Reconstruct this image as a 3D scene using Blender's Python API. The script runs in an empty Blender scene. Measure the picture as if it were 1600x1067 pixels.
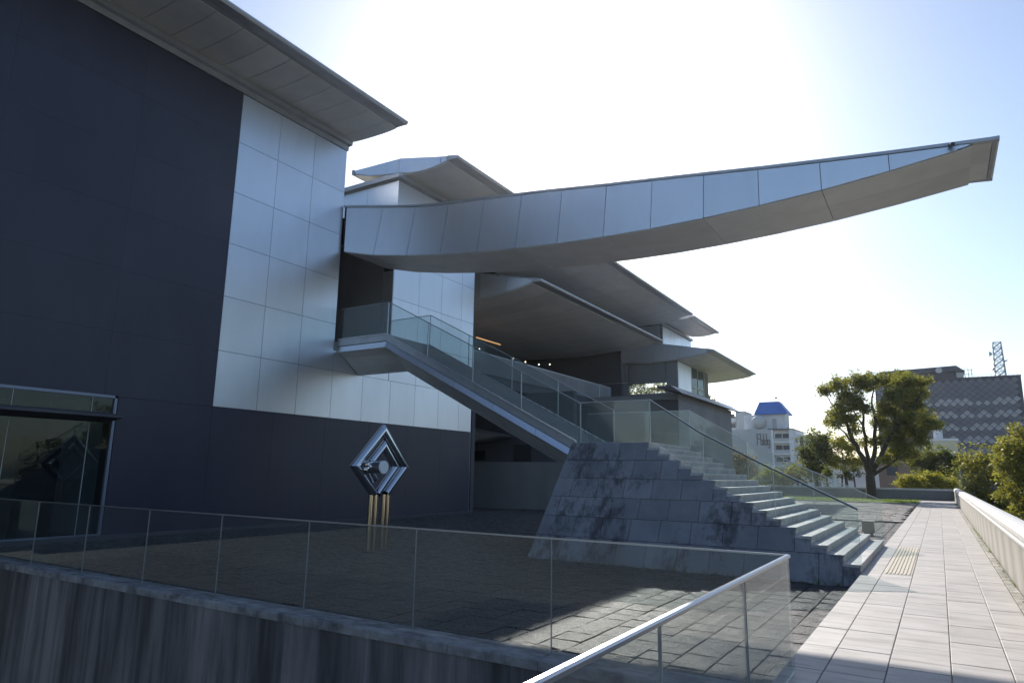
import bpy, math, random
import numpy as np
from mathutils import Matrix, Vector
random.seed(7); rng = np.random.default_rng(11)
S = bpy.context.scene
COL = S.collection

# ------------------------------------------------------------------ camera
cam = bpy.data.cameras.new('camera'); cam_o = bpy.data.objects.new('camera', cam); COL.objects.link(cam_o)
cam.sensor_width = 36.0; cam.lens = 23.71; cam.clip_start = 0.05; cam.clip_end = 6000
R = ((0.849529, 0.527334, 0.0148), (-0.088385, 0.169933, -0.981484), (-0.520084, 0.832491, 0.190972))
m3 = Matrix((R[0], [-v for v in R[1]], [-v for v in R[2]])).transposed()
cam_o.matrix_world = Matrix.Translation((0, 0, 1.75)) @ m3.to_4x4()
S.camera = cam_o

# ------------------------------------------------------------------ sky, sun, exposure
SUN_EL = math.radians(30.8); SUN_AZ = math.radians(-27.8)
w = bpy.data.worlds.new('World'); S.world = w; w.use_nodes = True
nt = w.node_tree; bgn = nt.nodes['Background']
sky = nt.nodes.new('ShaderNodeTexSky'); sky.sky_type = 'NISHITA'; sky.sun_disc = False
sky.sun_elevation = SUN_EL; sky.sun_rotation = SUN_AZ; sky.altitude = 20
sky.air_density = 1.0; sky.dust_density = 0.85; sky.ozone_density = 2.5
nt.links.new(sky.outputs[0], bgn.inputs[0]); bgn.inputs[1].default_value = 0.10
sl = bpy.data.lights.new('sun', 'SUN'); sl.energy = 4.0; sl.angle = math.radians(0.53); sl.color = (1.0, 0.95, 0.87)
so = bpy.data.objects.new('sun', sl); COL.objects.link(so)
sd = Vector((math.sin(SUN_AZ)*math.cos(SUN_EL), math.cos(SUN_AZ)*math.cos(SUN_EL), math.sin(SUN_EL)))
so.rotation_euler = sd.to_track_quat('Z', 'Y').to_euler(); so.location = (-40, 60, 60)
S.view_settings.view_transform = 'Standard'; S.view_settings.look = 'None'
S.view_settings.exposure = 0.75; S.view_settings.gamma = 1.0; S.view_settings.use_curve_mapping = False
HAZE = 0.00016; S.cycles.volume_bounces = 0; S.cycles.max_bounces = 8; S.cycles.transparent_max_bounces = 24; S.cycles.diffuse_bounces = 5

# ------------------------------------------------------------------ materials
def mat(name, col, rough=0.6, metal=0.0, spec=0.5):
    m = bpy.data.materials.new(name); m.use_nodes = True
    b = m.node_tree.nodes['Principled BSDF']
    b.inputs['Base Color'].default_value = (*col, 1); b.inputs['Roughness'].default_value = rough
    b.inputs['Metallic'].default_value = metal; b.inputs['Specular IOR Level'].default_value = spec
    return m
def N(m, t, **kw):
    n = m.node_tree.nodes.new(t)
    for k, v in kw.items(): setattr(n, k, v)
    return n
def L(m, a, b): m.node_tree.links.new(a, b)
def coords(m, scale=(1, 1, 1), use='Object', jitter=0.0):
    tc = N(m, 'ShaderNodeTexCoord'); mp = N(m, 'ShaderNodeMapping'); mp.inputs['Scale'].default_value = scale
    L(m, tc.outputs[use], mp.inputs['Vector'])
    if jitter:
        oi = N(m, 'ShaderNodeObjectInfo'); mu = N(m, 'ShaderNodeMath', operation='MULTIPLY'); mu.inputs[1].default_value = jitter
        L(m, oi.outputs['Random'], mu.inputs[0]); cb = N(m, 'ShaderNodeCombineXYZ')
        L(m, mu.outputs[0], cb.inputs[0]); L(m, mu.outputs[0], cb.inputs[1]); L(m, cb.outputs[0], mp.inputs['Location'])
    return mp.outputs[0]
def noise(m, vec, scale, detail=5, rough=0.6, out='Fac'):
    n = N(m, 'ShaderNodeTexNoise'); n.inputs['Scale'].default_value = scale; n.inputs['Detail'].default_value = detail
    n.inputs['Roughness'].default_value = rough; L(m, vec, n.inputs['Vector']); return n.outputs[out]
def ramp(m, fac, stops):
    r = N(m, 'ShaderNodeValToRGB'); el = r.color_ramp.elements
    while len(el) < len(stops): el.new(0.5)
    for e, (p, c) in zip(el, stops):
        e.position = p; e.color = (*c, 1) if len(c) == 3 else c
    L(m, fac, r.inputs[0]); return r.outputs[0]
def mix(m, fac, a, b, mode='MIX'):
    x = N(m, 'ShaderNodeMix', data_type='RGBA', blend_type=mode)
    for sock, v in ((x.inputs[0], fac), (x.inputs[6], a), (x.inputs[7], b)):
        if hasattr(v, 'links') or hasattr(v, 'is_linked'): L(m, v, sock)
        elif isinstance(v, (int, float)): sock.default_value = v
        else: sock.default_value = (*v, 1)
    return x.outputs[2]
def g(v): return (v, v, v)
def bsdf(m): return m.node_tree.nodes['Principled BSDF']
def setcol(m, c): L(m, c, bsdf(m).inputs['Base Color'])
def bump(m, fac, strength=0.3, dist=0.02):
    b = N(m, 'ShaderNodeBump'); b.inputs['Strength'].default_value = strength; b.inputs['Distance'].default_value = dist
    L(m, fac, b.inputs['Height']); L(m, b.outputs[0], bsdf(m).inputs['Normal'])
def objvar(m, c, amt):          # every piece a little lighter or darker than the next
    oi = N(m, 'ShaderNodeObjectInfo'); mr = N(m, 'ShaderNodeMapRange')
    mr.inputs[3].default_value = 1-amt; mr.inputs[4].default_value = 1+amt*0.6
    L(m, oi.outputs['Random'], mr.inputs[0]); cb = N(m, 'ShaderNodeCombineColor')
    for i in range(3): L(m, mr.outputs[0], cb.inputs[i])
    return mix(m, 1.0, c, cb.outputs[0], 'MULTIPLY')

M = {}
# satin aluminium cladding
m = M['silver'] = mat('satin_aluminium', (0.5, 0.53, 0.58), 0.36, 0.9)
v = coords(m, (1, 1, 0.25)); f = noise(m, v, 2.0, 4)
setcol(m, objvar(m, ramp(m, f, [(0.3, (0.66, 0.69, 0.75)), (0.7, (0.70, 0.73, 0.79))]), 0.05))
f2 = noise(m, coords(m, (1, 1, 1)), 0.9, 2); mr = N(m, 'ShaderNodeMapRange'); mr.inputs[3].default_value = 0.34; mr.inputs[4].default_value = 0.42
L(m, f2, mr.inputs[0]); L(m, mr.outputs[0], bsdf(m).inputs['Roughness']); bump(m, f2, 0.06, 0.05)
# pale metal of the soffits
m = M['soffit'] = mat('soffit_metal', (0.40, 0.39, 0.38), 0.5, 0.15)
f = noise(m, coords(m), 1.3, 5); setcol(m, objvar(m, ramp(m, f, [(0.3, (0.66, 0.65, 0.64)), (0.7, (0.76, 0.75, 0.74))]), 0.08))
m = M['trim'] = mat('grey_metal_trim', (0.42, 0.43, 0.46), 0.4, 0.6)
f = noise(m, coords(m), 2.1, 5); setcol(m, ramp(m, f, [(0.3, (0.36, 0.37, 0.40)), (0.7, (0.45, 0.46, 0.49))]))
m = M['joint'] = mat('dark_joint', (0.03, 0.03, 0.035), 0.8)
# near black cladding
m = M['dark'] = mat('dark_navy_cladding', (0.035, 0.037, 0.055), 0.42)
f = noise(m, coords(m, (1, 1, 0.5)), 0.8, 6); setcol(m, objvar(m, ramp(m, f, [(0.3, (0.030, 0.030, 0.054)), (0.7, (0.040, 0.040, 0.068))]), 0.06)); bump(m, noise(m, coords(m), 14, 3), 0.05, 0.01)
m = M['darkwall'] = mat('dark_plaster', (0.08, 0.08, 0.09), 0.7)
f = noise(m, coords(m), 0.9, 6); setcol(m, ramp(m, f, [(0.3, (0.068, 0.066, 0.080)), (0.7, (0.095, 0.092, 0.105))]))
m = M['greywall'] = mat('grey_render', (0.22, 0.22, 0.23), 0.8)
f = noise(m, coords(m, (1, 1, 0.4)), 0.7, 6); setcol(m, ramp(m, f, [(0.3, (0.19, 0.195, 0.205)), (0.7, (0.25, 0.25, 0.26))]))
# weathered concrete with vertical runs
m = M['concrete'] = mat('stained_concrete', (0.2, 0.2, 0.2), 0.8)
s1 = noise(m, coords(m, (1.0, 1.0, 0.10)), 1.5, 6, 0.62); s2 = noise(m, coords(m, (4.5, 4.5, 0.22)), 1.3, 5, 0.65); s3 = noise(m, coords(m), 0.9, 5)
c = ramp(m, s1, [(0.34, (0.060, 0.054, 0.058)), (0.48, (0.135, 0.122, 0.126)), (0.62, (0.24, 0.215, 0.215))])
c = mix(m, 0.6, c, ramp(m, s2, [(0.36, g(0.30)), (0.50, g(0.95)), (0.62, g(1.0)), (0.70, g(1.9))]), 'MULTIPLY')
c = mix(m, 0.5, c, ramp(m, s3, [(0.3, g(0.7)), (0.7, g(1.15))]), 'MULTIPLY'); setcol(m, c); bump(m, s2, 0.2, 0.02)
m = M['coping'] = mat('weathered_coping', (0.25, 0.25, 0.25), 0.75)
f1 = noise(m, coords(m, (1, 2, 1)), 3.0, 6, 0.7); c = ramp(m, f1, [(0.35, (0.10, 0.095, 0.10)), (0.5, (0.24, 0.235, 0.24)), (0.7, (0.36, 0.35, 0.35))]); setcol(m, objvar(m, c, 0.1)); bump(m, f1, 0.3, 0.01)
# pale granite
m = M['granite'] = mat('pale_granite', (0.5, 0.48, 0.46), 0.6)
v = coords(m, (1, 1, 1), 'Object', 37.0)
st = noise(m, coords(m, (0.55, 4.0, 1), 'Object', 23.0), 1.5, 6, 0.65); fi = noise(m, v, 60, 3); bl = noise(m, v, 1.7, 5)
c = ramp(m, bl, [(0.3, (0.37, 0.335, 0.305)), (0.7, (0.47, 0.432, 0.40))])
c = mix(m, 0.75, c, ramp(m, st, [(0.36, (0.52, 0.49, 0.47)), (0.46, g(0.85)), (0.56, g(1.0))]), 'MULTIPLY')
c = mix(m, 0.35, c, ramp(m, fi, [(0.3, g(0.7)), (0.7, g(1.1))]), 'MULTIPLY'); setcol(m, objvar(m, c, 0.10)); bump(m, fi, 0.12, 0.004)
m = M['edgestone'] = mat('mossy_edge_stone', (0.3, 0.28, 0.25), 0.8)
f1 = noise(m, coords(m, (1, 1, 1), 'Object', 53.0), 4.0, 7, 0.7); setcol(m, objvar(m, ramp(m, f1, [(0.36, (0.09, 0.085, 0.07)), (0.5, (0.26, 0.24, 0.21)), (0.66, (0.40, 0.38, 0.35))]), 0.2)); bump(m, f1, 0.4, 0.01)
# stair stone with dark lichen runs
m = M['stair'] = mat('stair_stone', (0.3, 0.3, 0.3), 0.7)
v = coords(m); bl = noise(m, v, 1.2, 5); fi = noise(m, v, 30, 3)
c = ramp(m, bl, [(0.3, (0.18, 0.182, 0.20)), (0.7, (0.265, 0.265, 0.285))])
c = objvar(m, c, 0.14)
big = noise(m, coords(m, (1.0, 1.0, 0.6)), 0.85, 2, 0.5); run = noise(m, coords(m, (4.5, 4.5, 0.9), 'Object', 9.0), 1.1, 7, 0.72)
mu = N(m, 'ShaderNodeMath', operation='MULTIPLY'); L(m, big, mu.inputs[0]); L(m, run, mu.inputs[1])
msk = ramp(m, mu.outputs[0], [(0.27, g(0)), (0.315, g(0.4)), (0.39, g(0.85))])
c = mix(m, msk, c, (0.055, 0.047, 0.052)); c = mix(m, 0.3, c, ramp(m, fi, [(0.3, g(0.75)), (0.7, g(1.1))]), 'MULTIPLY')
setcol(m, c); bump(m, fi, 0.15, 0.006)
m = M['tread'] = mat('step_stone', (0.42, 0.42, 0.41), 0.65)
v = coords(m, (1, 1, 1)); bl = noise(m, v, 2.2, 6); fi = noise(m, v, 45, 3)
c = ramp(m, bl, [(0.32, (0.30, 0.295, 0.29)), (0.66, (0.47, 0.465, 0.455))]); c = mix(m, 0.3, c, ramp(m, fi, [(0.3, g(0.75)), (0.7, g(1.1))]), 'MULTIPLY')
setcol(m, c); bump(m, fi, 0.12, 0.004)
# split stone setts of the plaza
m = M['sett'] = mat('split_stone', (0.2, 0.19, 0.2), 0.42)
v = coords(m, (1, 1, 1), 'Object', 41.0); f1 = noise(m, v, 8, 9, 0.78); f2 = noise(m, v, 22, 6, 0.8)
c = objvar(m, ramp(m, f1, [(0.36, (0.035, 0.032, 0.038)), (0.50, (0.12, 0.108, 0.108)), (0.64, (0.29, 0.265, 0.25))]), 0.22)
c = mix(m, 0.85, c, ramp(m, noise(m, v, 34, 4, 0.8), [(0.36, g(0.25)), (0.52, g(1.0)), (0.64, g(1.9))]), 'MULTIPLY'); setcol(m, c); ad = N(m, 'ShaderNodeMath', operation='ADD'); L(m, f1, ad.inputs[0]); L(m, f2, ad.inputs[1]); bump(m, ad.outputs[0], 1.0, 0.16)
m = M['sett_far'] = mat('small_setts', (0.26, 0.24, 0.22), 0.7)
v = coords(m); f1 = noise(m, v, 1.8, 7, 0.7); f2 = noise(m, v, 9, 5)
c = mix(m, 0.5, ramp(m, f1, [(0.3, (0.16, 0.145, 0.13)), (0.7, (0.34, 0.31, 0.28))]), ramp(m, f2, [(0.3, g(0.6)), (0.7, g(1.15))]), 'MULTIPLY'); setcol(m, c); bump(m, f2, 0.6, 0.03)
m = M['mortar'] = mat('dark_joint_bed', (0.07, 0.065, 0.062), 0.9)
f = noise(m, coords(m), 6, 5); setcol(m, ramp(m, f, [(0.3, (0.06, 0.055, 0.052)), (0.7, (0.13, 0.118, 0.105))]))
m = M['pathjoint'] = mat('path_joint_sand', (0.16, 0.15, 0.135), 0.9); setcol(m, ramp(m, noise(m, coords(m), 3, 5), [(0.3, (0.09, 0.085, 0.075)), (0.7, (0.21, 0.195, 0.175))]))
m = M['tactile'] = mat('tactile_bar', (0.50, 0.43, 0.30), 0.7)
f = noise(m, coords(m), 12, 4); setcol(m, ramp(m, f, [(0.3, (0.38, 0.33, 0.25)), (0.7, (0.48, 0.43, 0.34))]))
# parapet stone
m = M['parapet'] = mat('parapet_stone', (0.5, 0.48, 0.45), 0.7)
s1 = noise(m, coords(m, (1.0, 0.42, 0.12)), 1.2, 6, 0.6); f2 = noise(m, coords(m), 5, 6)
c = ramp(m, s1, [(0.34, (0.20, 0.175, 0.15)), (0.5, (0.40, 0.375, 0.34)), (0.7, (0.52, 0.50, 0.46))])
c = mix(m, 0.4, c, ramp(m, f2, [(0.3, g(0.75)), (0.7, g(1.1))]), 'MULTIPLY'); setcol(m, c); bump(m, f2, 0.15, 0.01)
m = M['cap'] = mat('parapet_cap_stone', (0.55, 0.53, 0.5), 0.55)
f2 = noise(m, coords(m), 3, 6); setcol(m, ramp(m, f2, [(0.3, (0.46, 0.44, 0.42)), (0.7, (0.60, 0.58, 0.55))])); bump(m, f2, 0.1, 0.01)
# chrome, glass
m = M['chrome'] = mat('polished_steel', (0.74, 0.74, 0.76), 0.07, 1.0)
m = M['bronze'] = mat('polished_brass_leg', (0.62, 0.50, 0.34), 0.12, 1.0)
f = noise(m, coords(m, (1, 1, 0.3)), 5, 4); setcol(m, ramp(m, f, [(0.3, (0.60, 0.53, 0.40)), (0.7, (0.74, 0.67, 0.54))]))
m = M['disc'] = mat('brushed_disc', (0.85, 0.88, 0.9), 0.5, 0.3)
m = M['rail'] = mat('satin_rail', (0.42, 0.43, 0.45), 0.36, 0.9)
M['frame'] = mat('window_frame_metal', (0.22, 0.25, 0.33), 0.4, 0.6)
m = M['raildark'] = mat('dark_rail', (0.06, 0.065, 0.08), 0.4, 0.5)
def glass(name, tint, haze, hazecol, grough=0.02):
    m = bpy.data.materials.new(name); m.use_nodes = True; t = m.node_tree; t.nodes.remove(bsdf(m))
    o = t.nodes['Material Output']
    tr = N(m, 'ShaderNodeBsdfTransparent'); tr.inputs[0].default_value = (*tint, 1)
    gl = N(m, 'ShaderNodeBsdfGlossy'); gl.inputs['Roughness'].default_value = grough; gl.inputs[0].default_value = (0.9, 0.93, 0.92, 1)
    df = N(m, 'ShaderNodeBsdfTranslucent'); df.inputs[0].default_value = (*hazecol, 1)
    dd = N(m, 'ShaderNodeBsdfDiffuse'); dd.inputs[0].default_value = (*hazecol, 1)
    lw_ = N(m, 'ShaderNodeLayerWeight'); lw_.inputs[0].default_value = 0.5
    pw = N(m, 'ShaderNodeMath', operation='POWER'); L(m, lw_.outputs['Facing'], pw.inputs[0]); pw.inputs[1].default_value = 5.0
    fr = N(m, 'ShaderNodeMath', operation='MULTIPLY_ADD'); L(m, pw.outputs[0], fr.inputs[0]); fr.inputs[1].default_value = 0.5; fr.inputs[2].default_value = 0.035
    a1 = N(m, 'ShaderNodeMixShader'); a1.inputs[0].default_value = 0.5; L(m, df.outputs[0], a1.inputs[1]); L(m, dd.outputs[0], a1.inputs[2])
    nz = noise(m, coords(m), 1.1, 5, 0.65); mr = N(m, 'ShaderNodeMapRange'); mr.inputs[1].default_value = 0.3; mr.inputs[2].default_value = 0.7
    mr.inputs[3].default_value = haze*0.5; mr.inputs[4].default_value = haze*1.5; L(m, nz, mr.inputs[0])
    a2 = N(m, 'ShaderNodeMixShader'); L(m, mr.outputs[0], a2.inputs[0]); L(m, tr.outputs[0], a2.inputs[1]); L(m, a1.outputs[0], a2.inputs[2])
    a3 = N(m, 'ShaderNodeMixShader'); L(m, fr.outputs[0], a3.inputs[0]); L(m, a2.outputs[0], a3.inputs[1]); L(m, gl.outputs[0], a3.inputs[2])
    L(m, a3.outputs[0], o.inputs[0]); return m
M['glass'] = glass('balustrade_glass', (0.87, 0.89, 0.885), 0.03, (0.55, 0.57, 0.58))
M['glass_stair'] = glass('dusty_stair_glass', (0.86, 0.90, 0.90), 0.028, (0.55, 0.62, 0.66))
M['pane'] = glass('window_glass', (0.60, 0.66, 0.68), 0.006, (0.4, 0.42, 0.42))
M['jointgrey'] = mat('silicone_joint', (0.30, 0.31, 0.31), 0.5)
m = M['edge'] = mat('glass_edge', (0.50, 0.53, 0.53), 0.3, 0.0)
m = M['lamp'] = mat('lit_lamp', (1, 0.9, 0.7), 0.5); bsdf(m).inputs['Emission Color'].default_value = (1, 0.86, 0.66, 1); bsdf(m).inputs['Emission Strength'].default_value = 3.0
m = M['warm'] = mat('lit_cove', (1, 0.6, 0.3), 0.5); bsdf(m).inputs['Emission Color'].default_value = (1, 0.52, 0.20, 1); bsdf(m).inputs['Emission Strength'].default_value = 0.28
# city
def plain(key, name, c0, c1, rough=0.8, scale=0.3):
    m = M[key] = mat(name, c0, rough); f = noise(m, coords(m), scale, 6); setcol(m, ramp(m, f, [(0.3, c0), (0.7, c1)])); return m
plain('white', 'white_paint', (0.66, 0.66, 0.66), (0.78, 0.78, 0.78))
plain('palegrey', 'pale_grey_tile', (0.42, 0.43, 0.44), (0.50, 0.51, 0.52))
plain('bluet', 'blue_roof', (0.02, 0.13, 0.46), (0.03, 0.17, 0.55), 0.5)
plain('shade', 'window_dark', (0.05, 0.055, 0.065), (0.08, 0.085, 0.095), 0.3)
plain('offdark', 'dark_office_tile', (0.035, 0.035, 0.05), (0.05, 0.05, 0.07), 0.6)
plain('offpanel', 'dark_diamond_tile', (0.10, 0.10, 0.13), (0.14, 0.14, 0.17), 0.55)
plain('offlight', 'pale_diamond_tile', (0.26, 0.26, 0.28), (0.36, 0.36, 0.38), 0.5)
plain('brown', 'brown_brick', (0.22, 0.15, 0.12), (0.28, 0.19, 0.15))
plain('ochre', 'pale_yellow_wall', (0.55, 0.52, 0.36), (0.62, 0.58, 0.42))
plain('steel', 'mast_steel', (0.30, 0.31, 0.33), (0.36, 0.37, 0.39), 0.5)
plain('olive', 'olive_grey_cover', (0.22, 0.21, 0.15), (0.28, 0.27, 0.20), 0.6, 6)
plain('city_ground', 'ground_far', (0.11, 0.12, 0.09), (0.17, 0.16, 0.14), 0.9, 0.02)
plain('lawn', 'lawn_soil', (0.10, 0.15, 0.035), (0.17, 0.20, 0.06), 0.9, 1.5)
plain('interior', 'lobby_wall', (0.16, 0.18, 0.21), (0.2, 0.22, 0.25), 0.7)
plain('bark', 'bark', (0.045, 0.036, 0.028), (0.085, 0.07, 0.055), 0.9, 5)
def leafmat(key, name, a, b, tr):
    m = bpy.data.materials.new(name); m.use_nodes = True; t = m.node_tree; t.nodes.remove(bsdf(m)); o = t.nodes['Material Output']
    ge = N(m, 'ShaderNodeNewGeometry'); rp = ramp(m, ge.outputs['Random Per Island'], [(0.0, a), (1.0, b)])
    df = N(m, 'ShaderNodeBsdfDiffuse'); L(m, rp, df.inputs[0])
    tl = N(m, 'ShaderNodeBsdfTranslucent'); L(m, mix(m, 1.0, rp, tr, 'MULTIPLY'), tl.inputs[0])
    gl = N(m, 'ShaderNodeBsdfGlossy'); gl.inputs['Roughness'].default_value = 0.45; gl.inputs[0].default_value = (0.6, 0.6, 0.6, 1)
    x = N(m, 'ShaderNodeMixShader'); x.inputs[0].default_value = 0.5; L(m, df.outputs[0], x.inputs[1]); L(m, tl.outputs[0], x.inputs[2])
    y = N(m, 'ShaderNodeMixShader'); y.inputs[0].default_value = 0.06; L(m, x.outputs[0], y.inputs[1]); L(m, gl.outputs[0], y.inputs[2])
    L(m, y.outputs[0], o.inputs[0]); M[key] = m
leafmat('leaf_big', 'camphor_leaf', (0.075, 0.095, 0.025), (0.21, 0.20, 0.05), (2.1, 2.0, 1.0))
leafmat('leaf_dark', 'dark_leaf', (0.05, 0.07, 0.02), (0.12, 0.13, 0.035), (1.9, 1.8, 1.0))
leafmat('leaf_yellow', 'yellow_green_leaf', (0.15, 0.17, 0.025), (0.30, 0.28, 0.05), (1.9, 1.8, 1.0))
leafmat('leaf_grey', 'mixed_leaf', (0.085, 0.105, 0.03), (0.24, 0.225, 0.065), (2.0, 1.9, 1.0))
leafmat('leaf_orange', 'turning_leaf', (0.11, 0.11, 0.025), (0.26, 0.17, 0.04), (1.5, 1.3, 0.7))
leafmat('blade', 'grass_blade', (0.09, 0.15, 0.025), (0.19, 0.22, 0.05), (1.4, 1.5, 0.8))

# ------------------------------------------------------------------ object helpers
class MB:
    def __init__(s): s.v = []; s.f = []
    def add(s, vs, fs):
        o = len(s.v); s.v += [tuple(p) for p in vs]; s.f += [tuple(i+o for i in q) for q in fs]; return s
    def box(s, x0, x1, y0, y1, z0, z1, c=0.0):
        if c <= 0:
            return s.add([(x0,y0,z0),(x1,y0,z0),(x1,y1,z0),(x0,y1,z0),(x0,y0,z1),(x1,y0,z1),(x1,y1,z1),(x0,y1,z1)],
                         [(3,2,1,0),(4,5,6,7),(0,1,5,4),(1,2,6,5),(2,3,7,6),(3,0,4,7)])
        return s.add([(x0,y0,z0),(x1,y0,z0),(x1,y1,z0),(x0,y1,z0),(x0,y0,z1-c),(x1,y0,z1-c),(x1,y1,z1-c),(x0,y1,z1-c),
                      (x0+c,y0+c,z1),(x1-c,y0+c,z1),(x1-c,y1-c,z1),(x0+c,y1-c,z1)],
                     [(3,2,1,0),(0,1,5,4),(1,2,6,5),(2,3,7,6),(3,0,4,7),(4,5,9,8),(5,6,10,9),(6,7,11,10),(7,4,8,11),(8,9,10,11)])
    def prism(s, poly, ax, a, b):
        n = len(poly)
        def P(p, t): return (t, p[0], p[1]) if ax == 'X' else ((p[0], t, p[1]) if ax == 'Y' else (p[0], p[1], t))
        vs = [P(p, a) for p in poly]+[P(p, b) for p in poly]
        fs = [tuple(range(n))[::-1], tuple(range(n, 2*n))]+[(i, (i+1) % n, n+(i+1) % n, n+i) for i in range(n)]
        return s.add(vs, fs)
    def hexa(s, lo, hi):          # two quads joined
        return s.add(list(lo)+list(hi), [(3,2,1,0),(4,5,6,7),(0,1,5,4),(1,2,6,5),(2,3,7,6),(3,0,4,7)])
    def tube(s, pts, r, n=8, cap=True):
        pts = [Vector(p) for p in pts]; rs = r if isinstance(r, (list, tuple)) else [r]*len(pts); rings = []; up = None
        for i, p in enumerate(pts):
            d = (pts[min(i+1, len(pts)-1)]-pts[max(i-1, 0)]).normalized()
            if up is None: up = Vector((0, 0, 1)) if abs(d.z) < 0.9 else Vector((1, 0, 0))
            u = d.cross(up).normalized(); w2 = u.cross(d).normalized(); up = w2
            rings.append([tuple(p+rs[i]*(math.cos(2*math.pi*k/n)*u+math.sin(2*math.pi*k/n)*w2)) for k in range(n)])
        vs = [q for rg in rings for q in rg]; fs = []
        for i in range(len(rings)-1):
            for k in range(n): fs.append((i*n+k, i*n+(k+1) % n, (i+1)*n+(k+1) % n, (i+1)*n+k))
        if cap:
            k0 = len(vs); vs = vs+rings[0]+rings[-1]
            fs += [tuple(range(k0, k0+n)), tuple(range(k0+n, k0+2*n))[::-1]]
        return s.add(vs, fs)
    def mesh(s, name, material, smooth=False):
        me = bpy.data.meshes.new(name); me.from_pydata(s.v, [], s.f)
        import bmesh
        bm = bmesh.new(); bm.from_mesh(me); bmesh.ops.recalc_face_normals(bm, faces=bm.faces); bm.to_mesh(me); bm.free()

        if material: me.materials.append(material)
        if smooth: me.polygons.foreach_set('use_smooth', [True]*len(me.polygons))
        return me
    def build(s, name, material, parent=None, smooth=False, **kw):
        return place(s.mesh(name, material, smooth), name, parent, **kw)
def place(me, name, parent=None, loc=None, scale=None, rotz=0, **kw):
    o = bpy.data.objects.new(name, me); COL.objects.link(o)
    if parent: o.parent = parent
    if loc is not None: o.location = loc
    if scale is not None: o.scale = scale
    if rotz: o.rotation_euler = (0, 0, rotz)
    for k, v in kw.items(): o[k] = v
    return o
def thing(name, label, cat, group=None):
    o = bpy.data.objects.new(name, None); COL.objects.link(o); o.empty_display_size = 0.2
    o['label'] = label; o['category'] = cat
    if group: o['group'] = group
    return o
def tag(o, label, cat, group=None):
    o['label'] = label; o['category'] = cat
    if group: o['group'] = group
    return o
def lerp(tab, x):
    if x <= tab[0][0]: return tab[0][1]
    for (a, b), (c, d) in zip(tab, tab[1:]):
        if x <= c: return b+(d-b)*(x-a)/(c-a)
    return tab[-1][1]

PZ = -0.22            # plaza level
PX = -1.40            # left edge of the path
# ================================================================== SETTING: ground
b = MB(); n = 48
b.add([(0, 0, -6.2)]+[(1200*math.cos(2*math.pi*i/n), 1200*math.sin(2*math.pi*i/n), -6.2) for i in range(n)], [(0, i+1, (i+1) % n+1) for i in range(n)])
b.build('ground', M['city_ground'], kind='structure')
b = MB(); b.box(-46, PX-0.005, 7.2, 68.2, -6, PZ-0.09).box(-46, PX-0.005, -14, 6.7, -6, -4.0)
plaza = b.build('plaza', M['mortar'], kind='structure')
b = MB(); b.box(PX, 0.93, -9, 60.0, -6, -0.05)
path = b.build('path', M['pathjoint'], kind='structure')

# path tiles: five columns, shared meshes
cols = [(-1.40, -1.065), (-1.065, -0.57), (-0.57, -0.06), (-0.06, 0.42), (0.42, 0.80)]
for ci, (x0, x1) in enumerate(cols):
    wd = x1-x0-0.006; L_ = 1.02
    me = MB().box(-wd/2, wd/2, -L_/2+0.004, L_/2-0.004, -0.05, 0, 0.006).mesh('paving_tile', M['granite'])
    off = (0.0, 0.0, 0.5, 0.0, 0.5)[ci]
    for k in range(58):
        y = 0.6+off+k*L_
        if 13.6 < y < 0: continue
        if y+L_/2 > 59.9: continue
        place(me, 'paving_tile', path, loc=((x0+x1)/2, y, random.uniform(-0.002, 0.002)))
b = MB()
for k in range(10): b.box(PX, 0.8, -9+k*0.91, -9+k*0.91+0.9, -0.05, 0.0)
b.build('paving_border', M['granite'], path)
wd = 0.13; me = MB().box(-wd/2, wd/2, -0.6, 0.6, -0.05, 0.012, 0.006).mesh('edge_stone', M['edgestone'])
for k in range(49): place(me, 'edge_stone', path, loc=(0.868, 0.7+k*1.21, 0))
b = MB()
x = -1.01
while x < -0.62:
    b.box(x, x+0.028, 15.0, 20.8, 0.002, 0.016, 0.004); x += 0.062
tb = MB().box(-1.04, -0.585, 14.95, 20.85, -0.04, 0.0055).build('tactile_slab', M['tactile'], path)
b.build('tactile_bar', M['tactile'], tb)

# plaza setts
def sett_mesh(seed):
    r = np.random.default_rng(seed); b = MB(); n = 4; vs = []; fs = []
    for j in range(n):
        for i in range(n):
            e = (i in (0, n-1)) or (j in (0, n-1))
            vs.append((-0.5+i/(n-1)+(0 if e else r.uniform(-.06, .06)), -0.5+j/(n-1)+(0 if e else r.uniform(-.06, .06)), (-0.008 if e else 0.004)+(r.uniform(-0.004, 0.004) if e else r.uniform(-0.014, 0.014))))
    for j in range(n-1):
        for i in range(n-1): fs.append((j*n+i, j*n+i+1, (j+1)*n+i+1, (j+1)*n+i))
    k = len(vs); edge = [i for i in range(n)]+[j*n+n-1 for j in range(1, n)]+[(n-1)*n+i for i in range(n-2, -1, -1)]+[j*n for j in range(n-2, 0, -1)]
    for e in edge: vs.append((vs[e][0]*1.0, vs[e][1]*1.0, -0.10))
    for a in range(len(edge)):
        c = (a+1) % len(edge); fs.append((edge[c], edge[a], k+a, k+c))
    return vs, fs
variants = [sett_mesh(i) for i in range(10)]
vmesh = [MB().add(*v).mesh('paving_stone', M['sett']) for v in variants]
stones = []
x = PX-0.02
ci = 0
while x > -20.0:
    wd = 0.40; y = 7.28-random.uniform(0, 0.5)
    while y < 36:
        ln = random.uniform(0.36, 0.60); y1 = y+ln; ya = max(y, 7.26)
        if y1-ya > 0.12: stones.append((x-wd/2, (ya+y1)/2, wd-0.022, y1-ya-0.022))
        y = y1
    x -= wd; ci += 1
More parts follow.
